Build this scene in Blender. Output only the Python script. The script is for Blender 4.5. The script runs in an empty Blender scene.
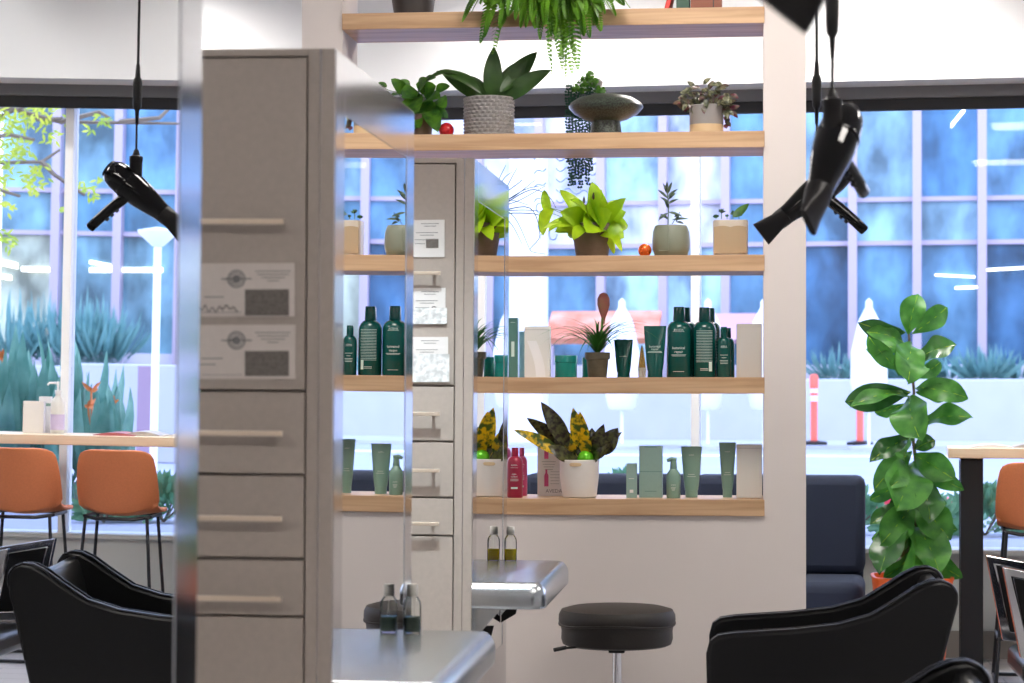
import bpy, math, random
from mathutils import Vector, Matrix
random.seed(7)
PI = math.pi
sin, cos = math.sin, math.cos
C = bpy.context.scene.collection

# ---------------------------------------------------------------- camera geometry
F = 2300.0
TH = math.atan(238 / F)
RX, RY = cos(TH), sin(TH)
FX, FY = -sin(TH), cos(TH)
EYE = Vector((0, 0, 1.4))
def ray(px, py):
    s = (px - 512) / F; t = (385 - py) / F
    return Vector((RX * s + FX, RY * s + FY, t))
def P(px, py, Y):
    d = ray(px, py); return EYE + d * (Y / d.y)
def mpp(px, Y):
    return Y / ray(px, 385).y / F
# the mirrors stand in one plane, leaning a touch
TAU = 0.0065; TAU0 = 0.0105          # the nearest mirror leans a little more
MN = Vector((cos(TAU0), 0, -sin(TAU0))); MP = Vector((-0.85, 0, 1.4))
def refl(p): return p - 2 * (p - MP).dot(MN) * MN
def M(px, py, Y): return refl(P(px, py, Y))
# the window wall runs 4 degrees off square
WA = math.radians(4); WO = Vector((0, 12.07, 0))
WU = Vector((cos(WA), -sin(WA), 0)); WV = Vector((sin(WA), cos(WA), 0))
def E(px, py, v, mir=False):
    o, d = EYE.copy(), ray(px, py)
    if mir: o = refl(o); d = d - 2 * d.dot(MN) * MN
    k = (v - (o - WO).dot(WV)) / d.dot(WV)
    p = o + d * k
    return Vector(((p - WO).dot(WU), v, p.z))
def EW(u, v, z): return WO + WU * u + WV * v + Vector((0, 0, z))

# ---------------------------------------------------------------- materials
def newmat(name):
    m = bpy.data.materials.new(name); m.use_nodes = True
    return m, m.node_tree.nodes, m.node_tree.links, m.node_tree.nodes['Principled BSDF']
def mat(name, col, rough=.5, metal=0, var=0, scale=20, bump=0, bscale=200, spec=None, coat=0, trans=0, ior=None, sub=None, stretch=None, alpha=None, col2=None, contrast=.5):
    m, N, L, b = newmat(name)
    b.inputs['Base Color'].default_value = (*col, 1)
    b.inputs['Roughness'].default_value = rough
    b.inputs['Metallic'].default_value = metal
    if spec is not None: b.inputs['Specular IOR Level'].default_value = spec
    if coat: b.inputs['Coat Weight'].default_value = coat; b.inputs['Coat Roughness'].default_value = .08
    if trans: b.inputs['Transmission Weight'].default_value = trans
    if ior: b.inputs['IOR'].default_value = ior
    tc = N.new('ShaderNodeTexCoord'); vec = tc.outputs['Object']
    if stretch:
        mp = N.new('ShaderNodeMapping'); mp.inputs['Scale'].default_value = stretch
        L.new(vec, mp.inputs['Vector']); vec = mp.outputs['Vector']
    if var or col2:
        n = N.new('ShaderNodeTexNoise'); n.inputs['Scale'].default_value = scale; n.inputs['Detail'].default_value = 4
        L.new(vec, n.inputs['Vector'])
        r = N.new('ShaderNodeValToRGB')
        r.color_ramp.elements[0].position = .5 - contrast / 2; r.color_ramp.elements[1].position = .5 + contrast / 2
        if col2: c0, c1 = col, col2
        else: c0 = [max(0, c * (1 - var)) for c in col]; c1 = [min(1, c * (1 + var)) for c in col]
        r.color_ramp.elements[0].color = (*c0, 1); r.color_ramp.elements[1].color = (*c1, 1)
        L.new(n.outputs['Fac'], r.inputs['Fac']); L.new(r.outputs['Color'], b.inputs['Base Color'])
    if bump:
        n2 = N.new('ShaderNodeTexNoise'); n2.inputs['Scale'].default_value = bscale; n2.inputs['Detail'].default_value = 2
        L.new(vec, n2.inputs['Vector'])
        bp = N.new('ShaderNodeBump'); bp.inputs['Strength'].default_value = bump; bp.inputs['Distance'].default_value = .002
        L.new(n2.outputs['Fac'], bp.inputs['Height']); L.new(bp.outputs['Normal'], b.inputs['Normal'])
    return m
def leafmat(name, c1, c2, scale=25, contrast=.4, rough=.4, tl=.35, tcol=None):
    m, N, L, b = newmat(name)
    b.inputs['Roughness'].default_value = rough
    tc = N.new('ShaderNodeTexCoord'); n = N.new('ShaderNodeTexNoise'); n.inputs['Scale'].default_value = scale; n.inputs['Detail'].default_value = 3
    L.new(tc.outputs['Object'], n.inputs['Vector'])
    r = N.new('ShaderNodeValToRGB'); r.color_ramp.elements[0].position = .5 - contrast / 2; r.color_ramp.elements[1].position = .5 + contrast / 2
    r.color_ramp.elements[0].color = (*c1, 1); r.color_ramp.elements[1].color = (*c2, 1)
    L.new(n.outputs['Fac'], r.inputs['Fac']); L.new(r.outputs['Color'], b.inputs['Base Color'])
    t = N.new('ShaderNodeBsdfTranslucent'); mx = N.new('ShaderNodeMixShader'); mx.inputs[0].default_value = tl
    if tcol: t.inputs['Color'].default_value = (*tcol, 1)
    else: L.new(r.outputs['Color'], t.inputs['Color'])
    out = N['Material Output']
    L.new(b.outputs[0], mx.inputs[1]); L.new(t.outputs[0], mx.inputs[2]); L.new(mx.outputs[0], out.inputs['Surface'])
    return m
def emit(name, col, s):
    m, N, L, b = newmat(name)
    b.inputs['Base Color'].default_value = (.8, .8, .8, 1)
    b.inputs['Emission Color'].default_value = (*col, 1); b.inputs['Emission Strength'].default_value = s
    return m
def paneglass(name, tint=(1, 1, 1), refl_amt=.08):
    m, N, L, b = newmat(name); N.remove(b)
    t = N.new('ShaderNodeBsdfTransparent'); t.inputs['Color'].default_value = (*tint, 1)
    g = N.new('ShaderNodeBsdfGlossy'); g.inputs['Roughness'].default_value = .01
    f = N.new('ShaderNodeFresnel'); f.inputs['IOR'].default_value = 1.0 + refl_amt * 5
    mx = N.new('ShaderNodeMixShader')
    L.new(f.outputs[0], mx.inputs[0]); L.new(t.outputs[0], mx.inputs[1]); L.new(g.outputs[0], mx.inputs[2])
    L.new(mx.outputs[0], N['Material Output'].inputs['Surface'])
    return m
def woodmat(name, c1, c2, sc=(3, 30, 40), rough=.5):
    m, N, L, b = newmat(name)
    tc = N.new('ShaderNodeTexCoord'); mp = N.new('ShaderNodeMapping'); mp.inputs['Scale'].default_value = sc
    L.new(tc.outputs['Object'], mp.inputs['Vector'])
    n = N.new('ShaderNodeTexNoise'); n.inputs['Scale'].default_value = 1.5; n.inputs['Detail'].default_value = 6; n.inputs['Distortion'].default_value = .6
    L.new(mp.outputs['Vector'], n.inputs['Vector'])
    r = N.new('ShaderNodeValToRGB'); r.color_ramp.elements[0].position = .35; r.color_ramp.elements[1].position = .65
    r.color_ramp.elements[0].color = (*c1, 1); r.color_ramp.elements[1].color = (*c2, 1)
    L.new(n.outputs['Fac'], r.inputs['Fac']); L.new(r.outputs['Color'], b.inputs['Base Color'])
    b.inputs['Roughness'].default_value = rough
    return m
def plankmat(name, c1, c2):
    m, N, L, b = newmat(name)
    tc = N.new('ShaderNodeTexCoord'); br = N.new('ShaderNodeTexBrick')
    br.inputs['Scale'].default_value = 1; br.inputs['Brick Width'].default_value = 1.2; br.inputs['Row Height'].default_value = .18
    br.inputs['Mortar Size'].default_value = .004; br.inputs['Color1'].default_value = (*c1, 1); br.inputs['Color2'].default_value = (*c2, 1)
    br.inputs['Mortar'].default_value = (c1[0] * .5, c1[1] * .5, c1[2] * .5, 1)
    L.new(tc.outputs['Object'], br.inputs['Vector']); L.new(br.outputs['Color'], b.inputs['Base Color']); b.inputs['Roughness'].default_value = .35
    return m

MT = dict(
    wall=mat('wall_paint', (.72, .655, .62), .7, var=.02, scale=3),
    white=mat('white_paint', (.82, .82, .82), .7, var=.01, scale=2),
    ceil=mat('ceiling_paint', (.8, .8, .8), .8),
    floor=plankmat('floor_planks', (.30, .29, .30), (.38, .37, .38)),
    sill=mat('sill_paint', (.62, .64, .63), .6),
    base=mat('base_grey', (.25, .23, .21), .6),
    mullw=mat('mullion_white', (.90, .91, .91), .4),
    shade=mat('shade_dark', (.03, .03, .032), .7),
    shadebox=mat('shade_box', (.18, .18, .19), .6),
    laminate=mat('cabinet_laminate', (.43, .375, .33), .42, var=.05, scale=60, bump=.06, bscale=400),
    gap=mat('shadow_gap', (.05, .045, .04), .8),
    steel=mat('brushed_steel', (.66, .67, .69), .10, 1, var=.04, scale=8, stretch=(1, 1, 12)),
    ledge=mat('ledge_steel', (.56, .59, .60), .26, 1, var=.06, scale=6, bump=.03, bscale=60),
    nickel=mat('nickel', (.88, .76, .62), .3, .7),
    chrome=mat('chrome', (.8, .8, .82), .08, 1),
    mirror=mat('mirror_silver', (.90, .92, .93), 0, 1),
    glass=paneglass('window_pane', (.95, .955, 1), .05),
    wood=woodmat('oak', (.46, .275, .145), (.64, .42, .245), (1.2, 14, 22)),
    woodlight=woodmat('pale_maple', (.74, .58, .40), (.86, .72, .54), (1.5, 20, 20), .4),
    leather=mat('black_leather', (.006, .006, .0065), .30, bump=.12, bscale=260, spec=.33),
    gloss=mat('gloss_black_plastic', (.003, .003, .003), .05, spec=.38),
    blk=mat('matte_black', (.009, .008, .008), .45, spec=.3),
    blkmetal=mat('black_metal', (.02, .021, .024), .35, .3),
    seatfab=mat('stool_vinyl', (.019, .015, .012), .5, bump=.2, bscale=150),
    sofafab=mat('denim_fabric', (.018, .026, .052), .9, var=.25, scale=300, bump=.3, bscale=500),
    orange=mat('orange_leatherette', (.62, .19, .07), .55, var=.06, scale=120, bump=.1, bscale=400),
    orangepot=mat('orange_pot', (.85, .14, .02), .4),
    teal=mat('teal_plastic', (.003, .075, .064), .2, spec=.5),
    tealjar=mat('teal_jar', (.004, .22, .19), .25),
    sage=mat('sage_plastic', (.20, .33, .26), .4),
    sagebox=mat('sage_card', (.27, .40, .35), .6, var=.03, scale=80),
    sageD=mat('deep_sage', (.09, .22, .19), .35),
    crimson=mat('crimson_plastic', (.30, .012, .045), .3),
    pinkp=mat('rose_plastic', (.62, .08, .22), .3),
    lett=mat('pale_lettering', (.62, .78, .72), .5),
    lettgrey=mat('grey_lettering', (.22, .22, .22), .6),
    ink=mat('black_ink', (.03, .03, .03), .6),
    paper=mat('white_paper', (.78, .76, .74), .6, var=.02, scale=30),
    cardp=mat('card_paper', (.66, .60, .56), .5, var=.03, scale=60),
    photo=mat('grey_photo', (.15, .135, .12), .5, var=.3, scale=150),
    sleeve=mat('clear_sleeve', (.58, .60, .60), .35, col2=(.86, .88, .88), scale=60, contrast=.2),
    whitebox=leafmat('white_box_card', (.80, .80, .76), (.84, .83, .80), 5, tl=.12, rough=.6),
    greybox=mat('grey_box_card', (.62, .59, .55), .6),
    greigebox=mat('silver_box_card', (.46, .42, .39), .45),
    ceramic=mat('white_ceramic', (.72, .68, .63), .35),
    potbrown=mat('brown_clay', (.14, .10, .075), .7, var=.1, scale=40),
    potdark=mat('charcoal_pot', (.05, .042, .04), .5),
    potgrey=mat('grey_ceramic', (.26, .245, .24), .6),
    potsage=mat('sage_ceramic', (.22, .24, .18), .5),
    cream=mat('cream_glaze', (.62, .54, .44), .4),
    tan=mat('tan_glaze', (.45, .33, .20), .45),
    sand=mat('bare_clay_band', (.62, .46, .27), .6),
    potclay=mat('weathered_pot', (.10, .085, .055), .6, var=.3, scale=30),
    mushroom=mat('speckled_dark_glaze', (.022, .021, .020), .35, col2=(.06, .08, .06), scale=160, contrast=.15),
    soil=mat('soil', (.03, .02, .012), .9, bump=.5, bscale=90),
    redball=mat('red_glitter', (.50, .01, .02), .3, var=.5, scale=200),
    orangeball=mat('orange_bauble', (.75, .13, .02), .22, .3),
    greenball=mat('green_bauble', (.15, .60, .02), .12, .3),
    oil=leafmat('yellow_oil', (.90, .76, .03), (.95, .82, .06), 5, rough=.1, tl=.5),
    paleoil=leafmat('grey_green_oil', (.24, .34, .27), (.30, .40, .32), 5, rough=.1, tl=.5),
    clear=paneglass('clear_bottle_glass', (.97, .985, .98), .06),
    rubber=mat('white_rubber', (.75, .72, .66), .4),
    amber=mat('amber_straw', (.62, .36, .10), .6, var=.3, scale=200),
    red=mat('red_cover', (.62, .04, .03), .5), greenbk=mat('green_cover', (.03, .09, .06), .5), brown=mat('reddish_wood', (.22, .06, .025), .4),
    stem=mat('green_stem', (.12, .22, .04), .5), bark=mat('bark', (.20, .15, .10), .8),
    lime=leafmat('lime_leaf', (.25, .48, .01), (.50, .72, .02), 12, tl=.4, rough=.35),
    green=leafmat('mid_green_leaf', (.035, .15, .02), (.08, .26, .03), 20),
    pothos=leafmat('pothos_leaf', (.025, .10, .015), (.10, .26, .02), 26, .3),
    fig=leafmat('fig_leaf', (.03, .16, .02), (.10, .34, .04), 16, tl=.3, rough=.42),
    figdark=leafmat('dark_fig_leaf', (.02, .09, .02), (.05, .17, .03), 8, tl=.15, rough=.25),
    fern=leafmat('fern_leaf', (.05, .17, .012), (.20, .42, .03), 14),
    darkleaf=leafmat('dark_aloe_leaf', (.02, .06, .015), (.05, .12, .02), 12, tl=.15),
    vine=leafmat('bead_leaf', (.01, .055, .03), (.02, .09, .05), 40, tl=.1),
    croton=leafmat('dark_croton_leaf', (.03, .022, .016), (.10, .10, .03), 60, .25, tl=.12, rough=.25),
    crotony=leafmat('yellow_croton_leaf', (.07, .11, .01), (.85, .55, .01), 38, .12, tl=.45, rough=.3),
    purple=leafmat('purple_leaf', (.10, .012, .03), (.12, .12, .07), 40, .2, tl=.2),
    spiky=leafmat('thin_spiky_leaf', (.015, .10, .02), (.06, .26, .03), 15),
    wiry=leafmat('wiry_leaf', (.01, .035, .02), (.03, .09, .04), 15, tl=.1),
    succ=leafmat('succulent_leaf', (.02, .07, .03), (.06, .15, .06), 40, tl=.05),
    greyl=leafmat('grey_green_leaf', (.08, .12, .08), (.16, .22, .14), 40, tl=.1),
    pinkf=leafmat('pink_bract', (.75, .22, .22), (.55, .38, .20), 30, .5, tl=.4),
    decal=leafmat('periwinkle_vinyl', (.32, .45, .92), (.36, .5, .95), 5, tl=.6),
    # outdoors
    street=mat('asphalt', (.36, .37, .46), .85, var=.06, scale=1.5),
    pavew=mat('white_road_paint', (.85, .86, .9), .7),
    curb=mat('red_curb', (.78, .06, .08), .6),
    conc=mat('pale_concrete', (.46, .46, .50), .8, var=.05, scale=3),
    facade=mat('pale_facade', (.66, .62, .72), .6),
    mullo=mat('lilac_aluminium', (.46, .38, .47), .45),
    cone=mat('orange_marker', (1.0, .16, .10), .5), whiteb=mat('white_band', (.9, .9, .9), .4),
    bird=leafmat('strelitzia_leaf', (.07, .24, .17), (.24, .46, .34), 6, tl=.3),
    grassm=leafmat('blue_grass_leaf', (.10, .26, .26), (.20, .40, .36), 3, tl=.2),
    bush=leafmat('street_bush_leaf', (.12, .30, .16), (.24, .46, .26), 3, tl=.3),
    treel=leafmat('yellow_green_tree_leaf', (.25, .40, .04), (.75, .72, .08), 2, tl=.5),
    canvas=mat('white_canvas', (.74, .73, .76), .8), awn=mat('orange_awning', (.55, .17, .09), .8, col2=(.80, .36, .24), scale=2.5, contrast=.3),
    flower=mat('orange_flower', (.9, .25, .06), .5),
    post=mat('white_post', (.85, .88, .92), .4), brownpost=mat('mauve_post', (.33, .22, .28), .7),
    lampon=emit('strip_lamp', (1, .98, .9), 2.2),
    panel=emit('ceiling_panel_lamp', (1, .94, .88), 16),
    panelc=emit('pendant_can_lamp', (.95, .97, 1), 30),
    inside=mat('office_room', (.42, .50, .42), .8),
)
def bluepane(name, c, rough=.18, metal=.0):
    return mat(name, c, rough, metal, var=.6, scale=1.3, stretch=(1, 1, .6), spec=.25, contrast=.3)
PANES = [bluepane('blue_pane_a', (.075, .20, .34)), bluepane('blue_pane_b', (.13, .28, .42)), bluepane('blue_pane_c', (.22, .38, .47)), bluepane('blue_pane_d', (.04, .115, .22))]
PTEAL = [bluepane('teal_pane_a', (.16, .30, .36)), bluepane('teal_pane_b', (.09, .21, .30)), bluepane('sand_pane', (.42, .46, .35))]
PWHITE = [bluepane('light_washed_pane_a', (.74, .80, .90), .5), bluepane('light_washed_pane_b', (.60, .74, .88), .5), bluepane('light_washed_pane_c', (.36, .55, .72), .4)]  # bright light washing over the facade glass, put into the pane colours
PMID = [bluepane('lower_pane_a', (.055, .14, .25)), bluepane('lower_pane_b', (.11, .24, .36))]

# ---------------------------------------------------------------- mesh builder
ORG = {}
class MB:
    def __init__(s): s.v = []; s.f = []
    def add(s, vs, fs, m=None):
        o = len(s.v)
        s.v += [(m @ Vector(p)) if m else Vector(p) for p in vs]
        s.f += [tuple(i + o for i in f) for f in fs]; return s
    def box(s, a, b, m=None):
        (x0, y0, z0), (x1, y1, z1) = a, b
        return s.add([(x0,y0,z0),(x1,y0,z0),(x1,y1,z0),(x0,y1,z0),(x0,y0,z1),(x1,y0,z1),(x1,y1,z1),(x0,y1,z1)],
              [(3,2,1,0),(4,5,6,7),(0,1,5,4),(1,2,6,5),(2,3,7,6),(3,0,4,7)], m)
    def lathe(s, prof, org=(0,0,0), n=28, sx=1, sy=1, m=None, caps=True, power=2):
        vs = []
        for r, z in prof:
            for i in range(n):
                a = 2 * PI * (i + .5) / n; c, q = cos(a), sin(a)
                k = 1 if power == 2 else (abs(c) ** power + abs(q) ** power) ** (-1 / power)
                vs.append((org[0] + r * sx * c * k, org[1] + r * sy * q * k, org[2] + z))
        fs = []
        for j in range(len(prof) - 1):
            for i in range(n):
                k = (i + 1) % n
                fs.append((j*n+i, j*n+k, (j+1)*n+k, (j+1)*n+i))
        if caps:
            fs.append(tuple(range(n))[::-1]); fs.append(tuple((len(prof)-1)*n + i for i in range(n)))
        return s.add(vs, fs, m)
    def tube(s, pts, r, n=8, caps=True, flat=1, upv=None):
        pts = [Vector(p) for p in pts]; k = len(pts)
        rs = r if isinstance(r, (list, tuple)) else [r] * k
        vs = []; prev = Vector(upv) if upv is not None else None
        for i, p in enumerate(pts):
            t = (pts[min(i+1, k-1)] - pts[max(i-1, 0)]).normalized()
            if prev is None:
                prev = Vector((0,0,1)) if abs(t.z) < .9 else Vector((0,1,0))
            a = prev - t * prev.dot(t)
            if a.length < 1e-6: a = t.orthogonal()
            a.normalize(); prev = a; b = t.cross(a)
            for j in range(n):
                q = 2*PI*j/n
                vs.append(p + a*(rs[i]*cos(q)) + b*(rs[i]*flat*sin(q)))
        fs = [(i*n+j, i*n+(j+1)%n, (i+1)*n+(j+1)%n, (i+1)*n+j) for i in range(k-1) for j in range(n)]
        if caps: fs += [tuple(range(n))[::-1], tuple((k-1)*n+j for j in range(n))]
        return s.add(vs, fs)
    def ball(s, c, r, n=20, sz=1):
        prof = [(max(1e-4, r*sin(PI*i/n)), -r*sz*cos(PI*i/n)) for i in range(n+1)]
        return s.lathe(prof, c, n*1)
    def prism(s, poly, axis, a, b):
        """poly in the plane across axis ('y': (x,z); 'x': (y,z); 'z': (x,y)), from a to b"""
        def p3(q, h): return {'y': (q[0], h, q[1]), 'x': (h, q[0], q[1]), 'z': (q[0], q[1], h)}[axis]
        n = len(poly)
        return s.add([p3(q, a) for q in poly] + [p3(q, b) for q in poly],
                     [tuple(range(n))[::-1], tuple(range(n, 2*n))] + [(i, (i+1)%n, n+(i+1)%n, n+i) for i in range(n)])
    def leaf(s, base, tip, width, up=(0,-1,.4), droop=0, fold=.2, n=7, shape='ovate', wav=0, ph=0):
        base, tip = Vector(base), Vector(tip); ax = tip - base; ln = ax.length
        side = ax.cross(Vector(up))
        if side.length < 1e-6: side = ax.orthogonal()
        side.normalize(); nr = side.cross(ax).normalized()
        J = (-1, -.5, 0, .5, 1); vs = []
        for i in range(n + 1):
            t = i / n
            if shape == 'ovate': w = max(0, sin(PI * min(1, t) ** .8)) ** .75
            elif shape == 'heart': w = max(0, sin(PI * t ** .62)) ** .55 if t > 0 else .25
            elif shape == 'fiddle': w = sin(PI * t ** 1.25) ** .7 * (.8 + .2*t)
            elif shape == 'strap': w = min(1, .6 + t) * (1 - t ** 2.2)
            else: w = (1 - t) * .95 + .02
            w = max(.03, w) * width / 2
            c = base + ax * t + nr * (droop * ln * 4 * t * (1 - t))
            for j in J:
                vs.append(c + side * (w * j) + nr * (fold * abs(j) * w + wav * width * abs(j) * sin(t * 11 + ph + j)))
        fs = [(i*5+j, i*5+j+1, (i+1)*5+j+1, (i+1)*5+j) for i in range(n) for j in range(4)]
        return s.add(vs, fs)
    def build(s, name, material, parent=None, org=None, smooth=True, bevel=0, sub=0, angle=40, local=False, tag=None):
        me = bpy.data.meshes.new(name)
        o = bpy.data.objects.new(name, me)
        if parent is not None and not local: og = ORG.get(parent.name, Vector((0,0,0)))
        elif org is not None: og = Vector(org)
        else: og = Vector((0,0,0))
        me.from_pydata([tuple(p - og) for p in s.v], [], s.f); me.update()
        import bmesh
        bm = bmesh.new(); bm.from_mesh(me); bmesh.ops.recalc_face_normals(bm, faces=bm.faces); bm.to_mesh(me); bm.free()
        if material: me.materials.append(material)
        C.objects.link(o)
        if parent is not None: o.parent = parent; ORG[o.name] = og
        else: o.location = og
        if smooth:
            for p in me.polygons: p.use_smooth = True
            me.set_sharp_from_angle(angle=math.radians(angle))
        if bevel:
            b = o.modifiers.new('bevel', 'BEVEL'); b.width = bevel; b.segments = 3; b.limit_method = 'ANGLE'; b.harden_normals = False
        if sub:
            q = o.modifiers.new('sub', 'SUBSURF'); q.levels = sub; q.render_levels = sub
        if tag: setprops(o, *tag)
        return o
def setprops(o, label, cat, group=None, kind=None):
    o['label'] = label; o['category'] = cat
    if group: o['group'] = group
    if kind: o['kind'] = kind
    return o
def thing(name, label, cat, loc, group=None, rotz=0):
    o = bpy.data.objects.new(name, None); C.objects.link(o); o.location = loc
    o.empty_display_size = .05; o.rotation_euler = (0, 0, rotz)
    ORG[o.name] = Vector(loc)
    return setprops(o, label, cat, group)
def struct(name, mb, material, **k):
    o = mb.build(name, material, **k); o['kind'] = 'structure'; return o
def dup(root, loc, label=None, rotz=None):
    r = root.copy(); C.objects.link(r); r.location = loc
    if rotz is not None: r.rotation_euler = (0, 0, rotz)
    if label: r['label'] = label
    def kids(src, dst):
        for ch in list(src.children):
            c = ch.copy(); C.objects.link(c); c.parent = dst; kids(ch, c)
    kids(root, r); return r
def text(s, size, align='CENTER'):
    cu = bpy.data.curves.new('t', 'FONT'); cu.body = s; cu.size = size; cu.align_x = align; cu.resolution_u = 2
    o = bpy.data.objects.new('t', cu); C.objects.link(o)
    dg = bpy.context.evaluated_depsgraph_get(); dg.update()
    me = bpy.data.meshes.new_from_object(o.evaluated_get(dg))
    v = [tuple(p.co) for p in me.vertices]; f = [tuple(p.vertices) for p in me.polygons]
    bpy.data.meshes.remove(me); bpy.data.objects.remove(o); bpy.data.curves.remove(cu)
    return v, f
def put_text(mb, s, size, x, z, y, radius=None, cx=0, cy=0):
    """text on a surface facing -y. flat at y, or wrapped on a cylinder of given radius about (cx,cy)"""
    v, f = text(s, size)
    if radius: vs = [(cx + radius*sin((p[0]+x)/radius), cy - radius*cos((p[0]+x)/radius), p[1]+z) for p in v]
    else: vs = [(cx + p[0]+x, y, p[1]+z) for p in v]
    mb.add(vs, f)
def put_bar(mb, w, h, x, z, y, radius=None, cx=0, cy=0, n=8):
    vs = []
    for i in range(n+1):
        q = x - w/2 + w*i/n
        for zz in (z, z+h):
            if radius: vs.append((cx + radius*sin(q/radius), cy - radius*cos(q/radius), zz))
            else: vs.append((cx + q, y, zz))
    mb.add(vs, [(2*i, 2*i+2, 2*i+3, 2*i+1) for i in range(n)])
def rot_to(axis, perp, org):
    x = Vector(axis).normalized(); p = Vector(perp); z = (p - x*p.dot(x)).normalized(); y = z.cross(x)
    m = Matrix((( x.x, y.x, z.x, org[0]), (x.y, y.y, z.y, org[1]), (x.z, y.z, z.z, org[2]), (0,0,0,1)))
    return m

# ================================================================ THE ROOM
CEIL = 3.62
struct('floor', MB().box((-5.2, -3, -.1), (6.2, 12.9, 0)), MT['floor'], smooth=False)
struct('ceiling', MB().box((-5.2, -3, CEIL), (6.2, 12.9, CEIL+.1)), MT['ceil'], smooth=False)
struct('wall_left', MB().box((-5.3, -3, 0), (-5.2, 12.7, CEIL)), MT['white'], smooth=False)
struct('wall_right', MB().box((6.2, -3, 0), (6.3, 12.0, CEIL)), MT['white'], smooth=False)
struct('wall_back', MB().box((-5.2, -3.1, 0), (6.2, -3, CEIL)), MT['white'], smooth=False)
def wl(mb):  # window-wall frame -> world
    mb.v = [WO + WU*p.x + WV*p.y + Vector((0,0,p.z)) for p in mb.v]; return mb
SILL = .53; HEAD = 2.83
struct('wall_window', wl(MB().box((-5.4, -.02, 0), (6.4, .22, SILL))), MT['sill'], smooth=False)
struct('baseboard_window', wl(MB().box((-5.4, -.045, 0), (6.4, -.021, .14))), MT['base'], smooth=False)
struct('trim_1', wl(MB().box((-5.4, -.05, SILL), (6.4, .22, SILL+.025))), MT['sill'], smooth=False, bevel=.004)
struct('wall_bulkhead', wl(MB().box((-5.4, -.34, 2.93), (6.4, .22, CEIL))), MT['white'], smooth=False)
struct('trim_2', wl(MB().box((-5.4, -.10, 2.87), (6.4, .0, 2.93))), MT['shadebox'], smooth=False)
struct('trim_3', wl(MB().box((-5.4, -.07, 2.81), (6.4, -.04, 2.87))), MT['shade'], smooth=False)
mulls = [-4.8, -2.54, -.285, 1.97, 4.22]
mulls[2] = E(695.5, 200, 0).x; mulls[3] = E(70, 200, 0, True).x
sp = mulls[3]-mulls[2]; mulls[1] = mulls[2]-sp; mulls[0] = mulls[1]-sp; mulls[4] = mulls[3]+sp
for i, u in enumerate(mulls):
    struct('trim_%d' % (4+i), wl(MB().box((u-.022, -.03, SILL+.02), (u+.022, .10, 2.93))), MT['mullw'], smooth=False, bevel=.003)
edges = [-5.4] + mulls + [6.4]
for i in range(len(edges)-1):
    struct('window_%d' % (i+1), wl(MB().box((edges[i]+.022, .03, SILL+.02), (edges[i+1]-.022, .042, 2.93))), MT['glass'], smooth=False)

# shelf wall
YF = 9.0; YB = 9.35
xl, xr = P(302, 385, YF).x, P(806, 385, YF).x
ol, orr = P(342.5, 385, YF).x, P(763.5, 385, YF).x
SZ = [P(760, y, YF).z for y in (7, 131, 254.8, 377.3, 499.6)]
ST = .064
w = MB()
w.box((xl, YF, 0), (ol, YB, CEIL)); w.box((orr, YF, 0), (xr, YB, CEIL))
w.box((ol, YF, 0), (orr, YB, SZ[4]-ST)); w.box((ol, YF, 3.33), (orr, YB, CEIL))
struct('wall_shelf', w, MT['wall'], smooth=False)
for i, (z, lab) in enumerate(zip(SZ, ('topmost oak shelf in the wall opening, carrying the fern',
    'oak shelf with the mushroom shaped bowl and grey textured pot', 'oak shelf with the lime green plant and cream pot',
    'oak shelf carrying the row of teal bottles', 'lowest oak shelf carrying the white pot and pale green tubes'))):
    o = MB().box((ol, YF-.012, z-ST), (orr+.004, YB-.004, z)).build('wall_shelf_board', MT['wood'], smooth=False, bevel=.002, org=((ol+orr)/2, YF, z-ST))
    o.name = 'oak_shelf'; setprops(o, lab, 'shelf', 'oak shelves in the wall opening')

# ceiling lamps (rectangular panels and downlights)
def panel_lamp(x, y, sx, sy, lab):
    t = thing('ceiling_light', lab, 'ceiling light', (x, y, CEIL), 'ceiling light panels')
    MB().box((x-sx/2-.02, y-sy/2-.02, CEIL-.03), (x+sx/2+.02, y+sy/2+.02, CEIL-.001)).build('frame', MT['white'], t, smooth=False)
    MB().box((x-sx/2, y-sy/2, CEIL-.036), (x+sx/2, y+sy/2, CEIL-.031)).build('diffuser', MT['panel'], t, smooth=False)
for i, (x, y) in enumerate(((1.2, 1.0), (1.5, 4.2), (-.2, 7.7), (-3.0, 1.0), (-3.0, 5.5), (2.6, 7.4), (-3.2, 9.5), (.2, 10.6))):
    panel_lamp(x, y, 1.1, .55, 'white square-edged ceiling light panel, number %d along the ceiling' % (i+1) if 0 else
       ['white ceiling light panel above the camera', 'white ceiling light panel above the middle of the salon aisle', 'white ceiling light panel in front of the shelf wall',
        'white ceiling light panel behind the first cabinet row', 'white ceiling light panel left of the drawer cabinets', 'white ceiling light panel over the waiting chair',
        'white ceiling light panel left of the shelf wall', 'white ceiling light panel between shelf wall and windows'][i])
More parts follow.
